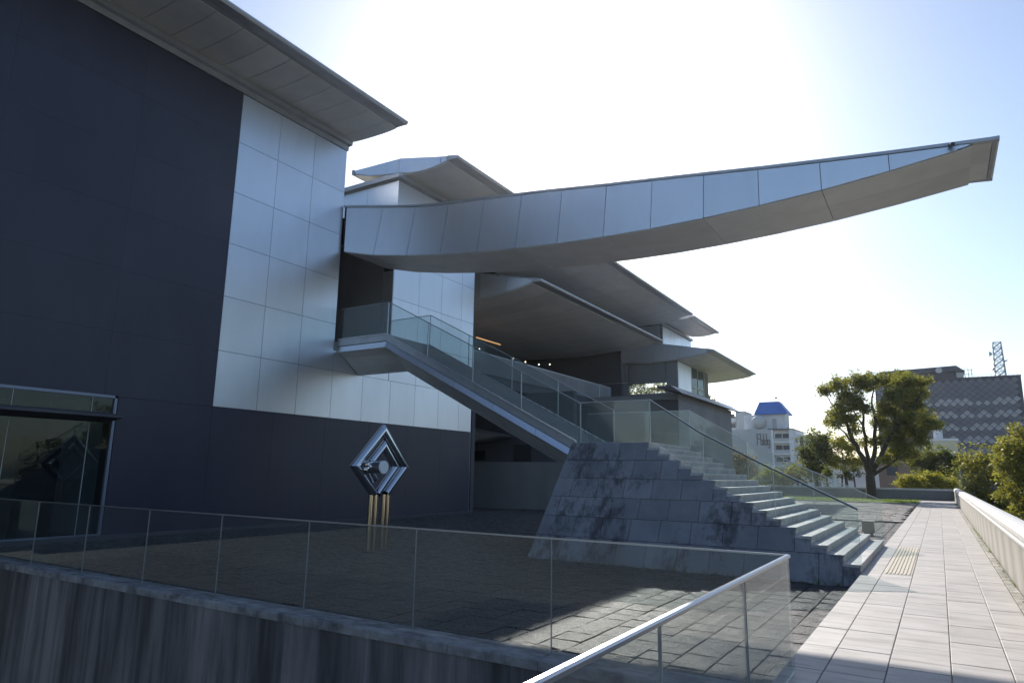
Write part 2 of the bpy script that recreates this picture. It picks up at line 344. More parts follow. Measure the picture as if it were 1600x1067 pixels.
def hidden(s):       # under the stone stair, outside the frame, or past the annex front
    X, Y = s[0], s[1]
    if -8.2 < X < -1.7 and 15.0 < Y < 20.4: return 2
    if X > -1.9 and 15 < Y < 20.4: return 2
    if Y > 33.5 and X < -9: return 2
    return 0
st = [s for s in stones if hidden(s) == 0]
def pri(s):
    d = math.hypot(s[0], s[1]); behind = (-8.2 < s[0] and s[1] > 20)
    return d + (40 if behind else 0)
st.sort(key=pri)
for i, s in enumerate(st[:300]):
    place(vmesh[i % 10], 'paving_stone', plaza, loc=(s[0], s[1], PZ+random.uniform(-0.006, 0.005)), scale=(s[2], s[3], 1))
b = MB()
for i, s in enumerate(st[300:]):
    vs, fs = variants[i % 10]; z = PZ+random.uniform(-0.006, 0.005)
    b.add([(p[0]*s[2]+s[0], p[1]*s[3]+s[1], p[2]+z) for p in vs], fs)
b.build('paving_stones', M['sett'], plaza, kind='stuff')
b = MB(); y = 36.0
while y < 56.3:
    x = PX-0.02-random.uniform(0, 0.4)
    while x > -13.6:
        l = random.uniform(0.42, 0.75); z = PZ*max(0, 1-(y-30)/20)+random.uniform(-0.012, 0.01)
        b.box(x-l+0.02, x, y, y+0.29, z-0.16, z, 0.014); x -= l
    y += 0.31
b.build('small_paving_setts', M['sett_far'], plaza, kind='stuff')

# lawn, kerb, far garden wall
b = MB(); b.box(-46, -1.42, 56.7, 68.0, -0.4, 0.02); lawn = b.build('lawn', M['lawn'], kind='structure')
b = MB()
for k in range(22):
    b.box(-1.4-(k+1)*0.9, -1.41-k*0.9, 56.42, 56.7, -0.3, 0.07, 0.01)
b.build('kerb', M['parapet'], lawn)
b = MB()
for i in range(9000):
    X = random.uniform(-14, -1.5); Y = 56.75+11.0*random.random()**1.5; a = random.uniform(0, 6.28); h = random.uniform(0.04, 0.12); ww = 0.018
    dx, dy = math.cos(a)*ww, math.sin(a)*ww
    b.add([(X-dx, Y-dy, 0.02), (X+dx, Y+dy, 0.02), (X+random.uniform(-.04, .04), Y+random.uniform(-.04, .04), 0.02+h)], [(0, 1, 2)])
me = bpy.data.meshes.new('grass'); me.from_pydata(b.v, [], b.f); me.materials.append(M['blade']); place(me, 'grass', lawn, kind='stuff')
b = MB(); b.box(-46, 0.93, 60.0, 68.0, -6, -0.004); b.build('terrace_edge', M['granite'], path)

# ================================================================== right parapet and far garden wall
par = thing('parapet_wall', 'long pale stone parapet with rounded cap along right side of the path', 'wall')
def capmesh(length):
    pr = [(0.92, 0.80), (0.92, 0.845), (0.945, 0.86), (0.945, 0.90), (0.96, 0.955), (1.0, 0.995), (1.06, 1.02), (1.16, 1.03), (1.26, 1.02), (1.33, 0.985), (1.36, 0.93), (1.37, 0.80)]
    b = MB(); b.prism(pr, 'Y', 0.004, length-0.004); return b.mesh('cap_stone', M['cap'])
bodym = MB().box(0.955, 1.33, 0.003, 1.797, -6, 0.80).mesh('body_panel', M['parapet'])
capm = capmesh(1.8)
for k in range(42):
    y = -7.2+k*1.8
    if y+1.8 > 68.6: break
    place(capm, 'cap_stone', par, loc=(0, y, 0)); place(bodym, 'body_panel', par, loc=(0, y, 0))
gw = thing('garden_wall', 'low dark stone wall with grey cap closing the lawn at the far end', 'wall')
for k in range(16):
    x1 = 0.9-k*1.9; x0 = x1-1.892
    MB().box(x0, x1, 68.22, 68.5, -6, 0.80).build('wall_panel', M['greywall'], gw)
    MB().box(x0, x1, 68.12, 68.60, 0.802, 0.95, 0.03).build('cap_stone', M['trim'], gw)

# ================================================================== near retaining wall and its glass
rw = thing('retaining_wall', 'streaked dark concrete retaining wall below the glass balustrade in the foreground', 'wall')
MB().box(-46, PX-0.005, 6.80, 7.18, -4.0, -0.33).build('wall_body', M['concrete'], rw)
MB().box(PX-0.004, PX+0.1, -9, 6.8, -4.0, -0.055).build('side_wall', M['concrete'], rw)
for k in range(32):
    x1 = PX-0.006-k*1.22
    MB().box(x1-1.212, x1, 6.77, 7.22, -0.328, -0.215, 0.018).build('coping_stone', M['coping'], rw)
bal = thing('glass_balustrade', 'frameless glass balustrade with steel top rail on the foreground concrete wall', 'balustrade')
gx = [-1.30, -1.82, -3.83, -5.82, -7.82, -9.84, -11.88, -13.9, -15.9, -17.9, -19.9]
gx = [-1.30, -3.83, -5.82, -7.82, -9.84, -11.88, -13.9, -15.9, -17.9, -19.8]
for a, c in zip(gx, gx[1:]):
    MB().box(c+0.006, a-0.006, 7.043, 7.057, -0.213, 1.012).build('glass_panel', M['glass'], bal)
for c in gx[1:-1]: MB().box(c-0.003, c+0.003, 7.041, 7.059, -0.213, 1.012).build('joint', M['jointgrey'], bal)
MB().box(-19.8, -1.27, 7.035, 7.065, 1.013, 1.030).build('top_rail', M['rail'], bal)
gy = [7.03, 5.30, 3.51, 1.75, 0.0, -1.75]
for a, c in zip(gy, gy[1:]):
    MB().box(-1.287, -1.273, c+0.006, a-0.006, 0.004, 1.003).build('glass_panel', M['glass'], bal)
for c in gy[1:-1]: MB().box(-1.290, -1.270, c-0.0025, c+0.0025, 0.004, 1.003).build('joint', M['jointgrey'], bal)
MB().box(-1.302, -1.258, -1.75, 7.034, 1.0045, 1.034, 0.01).build('handrail', M['rail'], bal)

# ================================================================== MUSEUM
mus = thing('museum_building', 'large museum with dark and silver panelled walls and stepped curved metal eaves', 'building')
def struct(mb, name, m_, parent=mus, **k): return mb.build(name, m_, parent, **k)
XW = -20.0
# --- dark wall of the near wing
dw = MB().box(XW-0.6, XW-0.05, -14, 4.95, PZ-0.3, 14.96).box(XW-0.6, XW-0.05, 10.52, 13.56, PZ-0.3, 14.96).box(XW-0.6, XW-0.05, 4.95, 10.52, 3.77, 14.96)\
    .box(XW-0.6, XW-0.05, 13.56, 28.15, PZ-0.3, 3.72).build('dark_wall', M['joint'], mus)
ye = [13.575-3.44*k for k in range(9)]
zr = [3.74, 5.61, 7.48, 9.35, 11.22, 13.09, 14.95]
for a, c in zip(ye, ye[1:]):
    for z0, z1 in zip(zr, zr[1:]):
        MB().box(XW-0.049, XW, c+0.002, a-0.002, z0+0.002, z1-0.002).build('cladding_panel', M['dark'], dw)
for a, c in zip([10.535]+[1.48-3*k for k in range(0)], []): pass
low = [(13.575, 10.54)]+[(13.575+2.43*k+2.43, 13.575+2.43*k) for k in range(6)]
low += [(4.93, 1.5), (1.5, -2.0), (-2.0, -5.5), (-5.5, -9)]
for a, c in low:
    a = min(a, 28.15)
    for z0, z1 in ((PZ-0.1, 1.75), (1.75, 3.735)):
        MB().box(XW-0.049, XW, c+0.004, a-0.004, z0+0.003, z1-0.003).build('cladding_panel', M['dark'], dw)
MB().box(XW+0.002, XW+0.16, -9, 28.2, PZ-0.15, PZ+0.10, 0.01).build('plinth', M['darkwall'], dw)
# --- silver wall
sw = MB().box(XW-0.6, XW-0.05, 13.58, 18.62, 3.74, 14.96).box(XW-0.6, XW-0.05, 18.62, 21.93, 3.74, 6.42).box(XW-0.6, XW-0.05, 21.93, 28.12, 3.74, 12.4).build('silver_wall', M['joint'], mus)
yj = [13.58, 15.27, 16.95, 18.66, 20.35, 22.05, 23.72, 25.44, 27.10, 28.17]
def panel(y0, y1, z0, z1, parent, x=XW): MB().box(x-0.045, x, y0+0.007, y1-0.007, z0+0.007, z1-0.007).build('silver_panel', M['silver'], parent)
zs = [3.745, 5.61, 7.48, 9.35, 11.22, 13.09, 14.95]
for i in range(3):
    for z0, z1 in zip(zs, zs[1:]): panel(yj[i], yj[i+1], z0, z1, sw)
for i in range(3, 9): panel(yj[i], yj[i+1], zs[0], zs[1], sw)
panel(18.66, 20.35, zs[1], 6.42, sw); panel(20.35, 21.90, zs[1], 6.42, sw)
yk = [21.92, 23.72, 25.44, 27.10, 28.17]
for a, c in zip(yk, yk[1:]):
    for z0, z1 in zip(zs[1:], zs[2:4]+[11.22, 12.38]): panel(a, c, z0, z1, sw)
MB().box(XW-0.6, XW-0.002, 28.125, 28.17, PZ, 12.38).build('end_trim', M['trim'], sw)
MB().box(XW-0.62, XW-0.002, 21.885, 21.915, 6.42, 10.6).build('reveal_panel', M['trim'], sw)
# recess behind the bridge landing
rc = MB().box(XW-4.0, XW-3.9, 18.5, 22.1, 6.4, 12.6).box(XW-3.9, XW-0.62, 18.5, 18.6, 6.4, 12.6).box(XW-3.9, XW-0.62, 21.95, 22.05, 6.4, 12.6).box(XW-3.9, XW, 18.62, 21.93, 6.42, 6.8).build('recess_wall', M['greywall'], mus)
# --- window and awning at far left
win = MB().box(XW-0.10, XW+0.012, 10.44, 10.515, -0.15, 3.765).box(XW-0.10, XW+0.012, 4.95, 10.515, 3.69, 3.765).box(XW-0.10, XW+0.012, 4.95, 10.44, -0.15, -0.08).build('window', M['frame'], mus)
for a, c in ((10.435, 9.86), (9.85, 7.9), (7.89, 4.95)):
    MB().box(XW-0.06, XW-0.045, c, a, -0.08, 3.69).build('pane', M['pane'], win)
for a in (9.851, 7.891): MB().box(XW-0.075, XW-0.03, a, a+0.008, -0.08, 3.69).build('mullion', M['edge'], win)
MB().box(XW-4, XW-3.9, 4, 10.6, -0.2, 3.9).box(XW-4, XW-0.62, 10.53, 10.6, -0.2, 3.9).box(XW-4, XW-0.6, 4, 10.5, 3.78, 3.9).box(XW-4, XW-0.1, 4, 10.5, -0.3, -0.16).build('lobby', M['interior'], mus)
MB().box(XW-1.3, XW-1.2, 8.75, 9.75, -0.16, 2.55).build('lobby_door', M['joint'], mus)
MB().prism([(XW-0.04, 2.98), (XW+0.80, 3.09), (XW+0.80, 3.16), (XW-0.04, 3.27)], 'Y', 4.5, 10.32).build('awning', M['darkwall'], mus)

# --- roofs: XZ profile extruded along Y
def roof(y0, y1, prof_top, prof_bot, name_lip=True, xin=None, wpanel=0.95, near_face=False):
    body = prof_top+prof_bot[::-1]
    r = MB().prism(body, 'Y', y0, y1).build('roof', M['trim'], mus)
    jb_ = [p for p in prof_bot if p[0] >= (xin if xin is not None else -99)]
    MB().prism([(p[0], p[1]-0.002) for p in jb_]+[(p[0], p[1]-0.005) for p in jb_[::-1]], 'Y', y0+.02, y1-.02).build('joint_backing', M['joint'], r)
    # soffit panels hug the lower curve
    y = y0
    while y < y1-0.05:
        ya, yb = y+0.012, min(y+wpanel, y1)-0.012
        pts = [p for p in prof_bot if p[0] >= (xin if xin is not None else -99)]
        poly = [(p[0], p[1]-0.006) for p in pts]+[(p[0], p[1]-0.03) for p in pts[::-1]]
        MB().prism(poly, 'Y', ya, yb).build('soffit_panel', M['soffit'], r); y += wpanel
    return r
topA = [(-23.52, 16.42), (-20.42, 16.34), (-17.0, 15.63)]
botA = [(-23.5, 16.2), (-22.3, 15.86), (-21.4, 15.70), (-20.4, 15.58), (-19.7, 15.42), (-19.0, 15.36), (-18.4, 15.38), (-17.9, 15.44), (-17.55, 15.50)]
def eave_lip(y0, y1, r, x=-17.0, z=15.60):
    MB().prism([(x-0.60, z-0.055), (x-0.05, z-0.085), (x+0.0, z-0.02), (x+0.0, z+0.05), (x-0.60, z+0.17)], 'Y', y0, y1).build('eave_lip', M['trim'], r)
botR = [(-23.5, 16.2), (-22.3, 15.86), (-21.4, 15.66), (-20.6, 15.58), (-19.7, 15.50), (-19.0, 15.47), (-18.4, 15.46), (-17.9, 15.47), (-17.55, 15.505)]
rA = roof(-14.0, 18.98, topA, botR, xin=-21.4)
eave_lip(-14.0, 19.02, rA)
MB().box(XW-0.4, XW+0.22, -14, 18.74, 15.18, 15.40, 0.02).box(XW-0.4, XW+0.05, -14, 18.70, 14.965, 15.178).build('cornice', M['trim'], mus)
# upper rear block
ub = MB().box(-30, XW-0.052, 21.98, 28.1, 12.42, 14.96).box(-30, -24.05, 28.1, 57.1, 12.42, 14.9).box(-30, XW-0.052, 57.1, 66, 12.42, 14.96).box(-30, -20.8, 57.1, 66, 14.965, 15.45).box(-30, -20.8, 22.2, 28.1, 14.965, 15.35).box(-30, -21, 18.7, 21.9, 12.4, 12.5).build('upper_wall', M['joint'], mus)
k = 0; y = 21.93
while y < 65.5:
    y1 = min(y+1.7, 66)
    if 28.2 < y1 and y < 56.6: y = y1; continue
    for z0, z1 in ((12.43, 13.10), (13.10, 14.95)): panel(y, y1, z0, z1, ub)
    y = y1
x = XW-0.004
for x1, x0 in ((-20.003, -21.92), (-21.92, -23.7), (-23.7, -25.5), (-25.5, -27.3)):
    for z0, z1 in ((12.43, 13.1), (13.10, 14.95)):
        MB().box(x0+0.007, x1-0.007, 21.935, 21.979, z0+0.007, z1-0.007).build('silver_panel', M['silver'], ub)
MB().box(-24.0, -20.07, 57.04, 57.095, 12.43, 14.93).build('silver_panel', M['silver'], ub)
for ya, yb in ((21.72, 28.2), (57.12, 66.1)):
    MB().box(-30, XW+0.2, ya, yb, 15.0, 15.22, 0.02).box(-30, XW+0.06, ya+.14, yb-.05, 14.962, 14.998).build('cornice', M['trim'], ub)
inner = [(-24.6, 14.95), (-22.3, 14.96), (-21.3, 14.98), (-20.1, 15.03), (-19.5, 15.12), (-18.9, 15.22), (-18.0, 15.41), (-17.55, 15.48)]
for k in range(15):
    MB().prism(inner+[(x_, z_+0.02) for x_, z_ in inner[::-1]], 'Y', 28.3+k*1.915+.006, 30.215+k*1.915-.006).build('soffit_panel', M['soffit'], ub)
MB().prism([(-24.6, 14.98), (-19.9, 15.10), (-17.6, 15.5), (-20, 15.8), (-24.6, 15.8)], 'Y', 28.25, 28.295).build('end_panel', M['silver'], ub)
def tip_roof(y0, y1, top, bot, lip, faces, xin):
    r = roof(y0+0.05, y1, top, bot, xin=xin, wpanel=1.9)
    eave_lip(y0, y1+0.04, r, *lip)
    for poly in faces:
        MB().prism(poly, 'Y', y0, y0+0.046).build('end_panel', M['silver'], r)
    return r
fC = [[(-23.3, 16.22), (-22.3, 15.88), (-21.4, 15.72), (-20.46, 15.60), (-20.46, 16.30), (-23.4, 16.38)],
      [(-20.43, 15.60), (-19.7, 15.44), (-19.0, 15.38), (-18.4, 15.40), (-17.98, 15.46), (-17.98, 15.78), (-20.43, 16.30)],
      [(-17.95, 15.465), (-17.66, 15.53), (-17.62, 15.62), (-17.72, 15.70), (-17.95, 15.76)]]
rC = tip_roof(22.39, 57.0, topA, botA, (-17.0, 15.60), fC, -21.4)
MB().box(-23.54, -23.40, 22.36, 57, 16.19, 16.43).build('eave_trim', M['trim'], rC)
tE = [(x_, z_-0.10) for x_, z_ in topA]; bE = [(x_, z_-0.10) for x_, z_ in botA]
rE = tip_roof(57.4, 65.4, tE, bE, (-17.0, 15.50), [], -21.4)
# entrance roof
topD = [(-40, 12.95), (-21.2, 12.78), (-20, 12.52), (-17.0, 11.86)]
botD = [(-40, 11.3), (-30, 11.25), (-24, 11.10), (-22.3, 11.20), (-21.1, 11.30), (-20.3, 11.33), (-19.62, 11.38), (-18.8, 11.50), (-18.2, 11.60), (-17.55, 11.73)]
fD = [[(-20.9, 11.33), (-20.3, 11.35), (-19.62, 11.40), (-19.30, 11.44), (-19.12, 12.24), (-20.0, 12.44), (-20.9, 12.64)],
      [(-19.27, 11.45), (-18.8, 11.52), (-18.2, 11.62), (-17.86, 11.69), (-17.83, 11.97), (-19.09, 12.23)],
      [(-17.84, 11.695), (-17.60, 11.75), (-17.50, 11.81), (-17.55, 11.88), (-17.81, 11.95)]]
rD = tip_roof(30.0, 49.0, topD, botD, (-17.0, 11.83), fD, -40)
# lower far roof
topF = [(-24, 12.7), (-22, 12.55), (-18.04, 12.19), (-14.0, 11.40)]
botF = [(-24, 11.3), (-21.2, 10.84), (-19.5, 10.74), (-18.2, 10.76), (-17.3, 10.82), (-16.0, 10.94), (-15.2, 11.04), (-14.55, 11.15)]
fF = [[(-23, 11.18), (-21.2, 10.87), (-19.5, 10.77), (-18.9, 10.765), (-18.8, 12.22), (-22, 12.5), (-23, 12.55)],
      [(-18.87, 10.765), (-18.2, 10.79), (-17.3, 10.85), (-16.75, 10.895), (-16.68, 11.88), (-18.04, 12.14), (-18.77, 12.21)],
      [(-16.72, 10.90), (-16.0, 10.97), (-15.2, 11.07), (-14.9, 11.12), (-14.85, 11.52), (-16.65, 11.87)],
      [(-14.87, 11.125), (-14.6, 11.19), (-14.5, 11.25), (-14.58, 11.40), (-14.82, 11.51)]]
rF = tip_roof(52.0, 66.6, topF, botF, (-14.0, 11.36), fF, -24)

# --- entrance terrace under the lower roof
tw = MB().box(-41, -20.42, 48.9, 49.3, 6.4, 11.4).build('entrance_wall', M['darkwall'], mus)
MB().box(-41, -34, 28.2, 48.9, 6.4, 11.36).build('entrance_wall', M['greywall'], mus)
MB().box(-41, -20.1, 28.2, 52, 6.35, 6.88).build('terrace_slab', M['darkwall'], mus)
for k in range(12): MB().box(-33.9, -20.3, 28.4+k*1.7, 30.08+k*1.7, 6.881, 6.90).build('bounce_floor_slab', M['granite'], mus)  # pale floor unseen from below, added to bounce light up to the soffit
gd = MB().box(-20.14, -20.02, 28.2, 45.95, 6.9, 7.98).build('terrace_guard', M['greywall'], mus)
MB().box(-20.11, -20.05, 28.2, 45.95, 7.99, 8.035).build('guard_rail', M['trim'], gd)
for (Y, Z), wh in zip(((30.07, 8.43), (33.63, 8.46), (35.04, 8.44), (36.71, 8.52), (38.14, 8.73)), ('leftmost of five, by the silver wall', 'second of five from the silver wall', 'middle one of five', 'fourth of five from the silver wall', 'last of five, nearest the dark far wall')):
    bl_ = thing('bollard_light', 'tiny lit post light on upper terrace, '+wh, 'post light', 'post lights along the upper terrace')
    MB().tube([(-20.9, Y, 6.88), (-20.9, Y, Z-.05)], 0.018, 8).build('post', M['raildark'], bl_)
    MB().tube([(-20.9, Y, Z-.048), (-20.9, Y, Z+.015)], 0.032, 10).build('lamp_head', M['lamp'], bl_)
MB().box(-24.05, -24.0, 34.2, 37.0, 10.06, 10.14).build('cove_light', M['warm'], mus)
# lower walls seen under the bridge
lw = MB().box(-26, -15.5, 34.02, 34.4, PZ-0.2, 2.38).build('low_wall', M['greywall'], mus)
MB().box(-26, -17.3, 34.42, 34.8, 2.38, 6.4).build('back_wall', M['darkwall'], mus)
MB().box(-21.2, -20.05, 34.3, 34.418, 2.42, 3.38).build('dark_opening', M['joint'], mus)
MB().box(-24.1, -23.3, 34.33, 34.418, 2.5, 3.05).build('pane', M['pane'], mus)
lr = MB().prism([(-26, 4.4), (-24.0, 4.43), (-21.0, 3.84), (-21.4, 3.80), (-22.1, 3.70), (-23, 3.58), (-24.1, 3.52), (-26, 3.5)], 'Y', 33.0, 34.3).build('small_roof', M['trim'], mus)
MB().prism([(-25.9, 4.28), (-24.0, 4.30), (-21.6, 3.85), (-22.1, 3.73), (-23, 3.61), (-24.1, 3.55), (-25.9, 3.53)], 'Y', 32.95, 32.998).build('end_panel', M['silver'], lr)
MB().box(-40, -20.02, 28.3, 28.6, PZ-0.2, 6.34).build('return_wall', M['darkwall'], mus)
# far wing walls
fw = MB().box(-23.8, -18.05, 52.4, 52.6, 6.4, 8.2).box(-21.62, -21.28, 52.2, 52.6, 6.4, 10.9).box(-18.0, -17.05, 52.4, 61, 6.4, 10.8).box(-21.2, -18.05, 52.4, 52.6, 9.1, 10.8).build('far_wall', M['greywall'], mus)
wn = MB().box(-21.25, -18.02, 52.37, 52.42, 8.2, 8.24).box(-21.25, -18.02, 52.37, 52.42, 8.62, 8.65).build('window', M['trim'], mus)
for xa in (-21.25, -19.65): MB().box(xa+.02, xa+1.58, 52.44, 52.46, 8.2, 9.1).build('pane', M['glass'], wn)
for y0, y1 in ((52.4, 54.1), (54.1, 55.8)):
    MB().box(-17.046, -17.0, y0+.01, y1-.01, 6.5, 10.75).build('silver_panel', M['silver'], fw)
wf = MB().box(-17.046, -16.99, 55.85, 55.95, 6.5, 10.75).box(-17.046, -16.99, 57.6, 57.68, 6.5, 10.75).box(-17.046, -16.99, 59.5, 59.6, 6.5, 10.75).box(-17.046, -16.99, 55.96, 59.49, 9.0, 9.08).build('window_frame', M['ochre'], mus)
for y0, y1 in ((55.95, 57.6), (57.68, 59.5)): MB().box(-17.04, -17.02, y0, y1, 6.5, 10.7).build('pane', M['pane'], wf)

# --- blade canopy
TOP = [(-20.0, 12.54), (-19.89, 12.52), (-17.77, 12.09), (-16.11, 11.77), (-14.72, 11.59), (-13.13, 11.43), (-11.77, 11.29), (-10.5, 11.15), (-8.27, 10.88), (-6.67, 10.70), (-5.09, 10.52), (-3.51, 10.33), (-1.93, 10.16), (-0.34, 10.0), (0.9, 9.89), (1.94, 9.80)]
BOT = [(-20.0, 10.56), (-19.75, 10.48), (-18.21, 10.10), (-16.48, 9.80), (-14.87, 9.58), (-13.21, 9.40), (-11.61, 9.27), (-10.0, 9.16), (-8.35, 9.10), (-6.79, 9.08), (-5.17, 9.11), (-3.6, 9.18), (-1.99, 9.29), (-0.38, 9.46), (1.14, 9.66), (1.43, 9.70)]
CY0, CY1 = 18.70, 21.35
can = thing('entrance_canopy', 'long tapering silver blade canopy thrusting over the stairs to a thin pointed tip', 'canopy')
xs = [-20.0+0.3*i for i in range(71)]+[1.2]
xs = sorted(set([round(x, 3) for x in xs if x <= 1.2]))
top = [(x, lerp(TOP, x)-0.03) for x in xs]; bot = [(x, lerp(BOT, x)+0.035) for x in xs]
core = MB().prism(top+bot[::-1], 'Y', CY0+0.05, CY1-0.05).build('core', M['joint'], can)
jb = [-19.85, -18.21, -16.48, -14.87, -13.21, -11.61, -10.0, -8.35, -6.79, -5.17, -3.6, -1.99, -0.38, 1.10]
def lean(x): return max(0.0, min(0.40, 0.40*(-3.0-x)/15.0))
for i, (a, c) in enumerate(zip(jb, jb[1:])):
    nseg = 5; bp = [(a+0.009+(c-a-0.018)*k/nseg) for k in range(nseg+1)]
    la, lc = (0.0 if i == 0 else lean(a)), lean(c)
    tp = [(a+la+0.009+((c+lc)-(a+la)-0.018)*k/nseg) for k in range(nseg+1)]
    if c > 1.0: tp[-1] = 1.17; 
    for (ya, yb) in ((CY0, CY0+0.048), (CY1-0.048, CY1)):
        poly = [(x, lerp(BOT, x)+0.012) for x in bp]+[(x, max(lerp(TOP, x)-0.10, lerp(BOT, x)+0.03)) for x in tp[::-1]]
        MB().prism(poly, 'Y', ya, yb).build('side_panel', M['silver'], can)
MB().prism([(1.12, 9.685), (1.30, 9.715), (1.36, 9.755), (1.2, 9.775), (1.12, 9.78)], 'Y', CY0+0.002, CY0+0.05).build('side_panel', M['silver'], can)
# top trim along both sides and roof sheet
tx = [-20.0+0.5*i for i in range(44)]+[1.94]; tx = [x for x in tx if x <= 1.94]
for (ya, yb) in ((CY0-0.03, CY0+0.12), (CY1-0.12, CY1+0.03)):
    poly = [(x, lerp(TOP, x)) for x in tx]+[(x, lerp(TOP, x)-0.085) for x in tx[::-1]]
    MB().prism(poly, 'Y', ya, yb).build('edge_trim', M['trim'], can)
poly = [(x, lerp(TOP, x)-0.003) for x in tx]+[(x, lerp(TOP, x)-0.028) for x in tx[::-1]]
MB().prism(poly, 'Y', CY0+0.122, CY1-0.122).build('roof_sheet', M['trim'], can)
ymid = (CY0+CY1)/2
sx = [-19.9, -18.21, -14.87, -11.61, -8.35, -5.17, -1.99, 1.40]
for a, c in zip(sx, sx[1:]):
    for ya, yb in ((CY0+0.06, ymid-0.006), (ymid+0.006, CY1-0.06)):
        pts = [a+0.008+(c-a-0.016)*k/6 for k in range(7)]
        MB().prism([(x, lerp(BOT, x)+0.012) for x in pts]+[(x, lerp(BOT, x)-0.012) for x in pts[::-1]], 'Y', ya, yb).build('soffit_panel', M['soffit'], can)
MB().prism([(1.405, 9.70), (1.405, 9.79), (1.2, 9.79), (1.2, 9.69)], 'Y', CY0+0.1, CY1-0.1).build('end_plate', M['soffit'], can)
for ya, yb in ((CY0+0.13, ymid-0.006), (ymid+0.006, CY1-0.13)):
    MB().prism([(1.41, 9.755), (1.80, 9.735), (1.80, 9.77), (1.41, 9.80)], 'Y', ya, yb).build('tip_panel', M['soffit'], can)
MB().prism([(1.81, 9.725), (1.90, 9.72), (1.945, 9.745), (1.945, 9.805), (1.81, 9.81)], 'Y', CY0-0.034, CY1+0.034).build('tip_edge', M['trim'], can)
MB().tube([(0.95, 18.66, 9.80), (0.95, 18.60, 9.78), (1.0, 18.50, 9.74)], [0.04, 0.05, 0.06], 10).build('floodlight', M['raildark'], can)

# ================================================================== annex beside the stairs
an = thing('annex_building', 'low grey annex with thin sloping metal eave standing right behind the stairs', 'building')
MB().box(-22, -14.04, 43.05, 56.4, -0.5, 6.6).build('wall', M['darkwall'], an)
for y0, y1 in ((43.0, 46.4), (46.4, 49.8), (49.8, 53.2), (53.2, 56.4)):
    for z0, z1 in ((-0.4, 1.6), (1.6, 4.1), (4.1, 6.62)):
        MB().box(-14.035, -14.0, y0+.006, y1-.006, z0+.005, z1-.005).build('wall_panel', M['greywall'], an)
MB().box(-22, -14.0, 42.9, 56.5, 6.63, 7.0).build('roof_band', M['greywall'], an)
er = MB().prism([(-15.0, 7.44), (-14.15, 7.40), (-13.5, 6.93), (-13.5, 6.87), (-14.15, 7.10), (-15.0, 7.30)], 'Y', 42.0, 57.2).build('roof', M['darkwall'], an)
for k in range(8):
    MB().prism([(-14.15, 7.404), (-13.47, 6.915), (-13.46, 6.94), (-14.14, 7.43)], 'Y', 42.02+k*1.895, 43.90+k*1.895).build('eave_panel', M['rail'], er)
for k in range(6):
    MB().box(-14.6, -14.5, 43.3+k*2.4, 43.4+k*2.4, 7.001, 7.1).build('bracket', M['rail'], er)
# thin balustrade rail on it
MB().tube([(-19.6, 43.0, 7.0), (-19.6, 43.0, 7.9), (-16.1, 43.0, 7.9), (-16.1, 43.0, 7.0)], 0.022, 6).build('roof_rail', M['rail'], an)

# ================================================================== STONE STAIR
stair = thing('stone_staircase', 'broad grey stone staircase with sloping stained side wall beside the path', 'stairs')
NS, RISE, GO = 17, 0.15, 0.29
def yn(z): return 14.60+0.60*z
def yf(z): return 21.0-0.60*z
def xl(z): return -8.16-0.13*(2.55-z)
def xn(i): return -1.40-GO*(i-1)         # nosing of step i (1..17)
ZT = NS*RISE
# core under the steps and block (inside the cladding)
b = MB()
for i in range(1, NS+1):
    z1 = RISE*i-0.06; z0 = RISE*(i-1)-0.06 if i > 1 else PZ-0.2
    xr = xn(i)-0.05
    lo = [(xl(z0)+.06, yn(z0)+.06, z0), (xr, yn(z0)+.06, z0), (xr, yf(z0)-.06, z0), (xl(z0)+.06, yf(z0)-.06, z0)]
    hi = [(xl(z1)+.06, yn(z1)+.06, z1), (xr, yn(z1)+.06, z1), (xr, yf(z1)-.06, z1), (xl(z1)+.06, yf(z1)-.06, z1)]
    b.hexa(lo, hi)
b.build('core', M['mortar'], stair)
# steps: tread slab and riser stones, three stones per step
for i in range(1, NS+1):
    z = RISE*i; xa = xn(i); xb = xa-GO-0.03 if i < NS else -8.10
    y0, y1 = yn(z)+0.004, yf(z)-0.004
    st_ = thing('step', '', '') if False else None
    cuts = [y0]+[y0+(y1-y0)*(k+1)/4+random.uniform(-.12, .12) for k in range(3)]+[y1]
    if i < NS: treads = MB()
    for a, c in zip(cuts, cuts[1:]):
        t0 = a+0.002; t1 = c-0.002
        MB().box(xb, xa+0.012, t0, t1, z-0.052, z, 0.006).build('tread_stone', M['tread'], stair)
    za = z-RISE if i > 1 else PZ-0.1
    cuts2 = [y0+.01]+[y0+(y1-y0)*(k+.6)/5 for k in range(5)]+[y1-.01]
    b = MB()
    for a, c in zip(cuts2, cuts2[1:]): b.box(xa-0.05, xa, a+.002, c-.002, za+0.002, z-0.054)
    b.build('riser', M['tread'], stair)
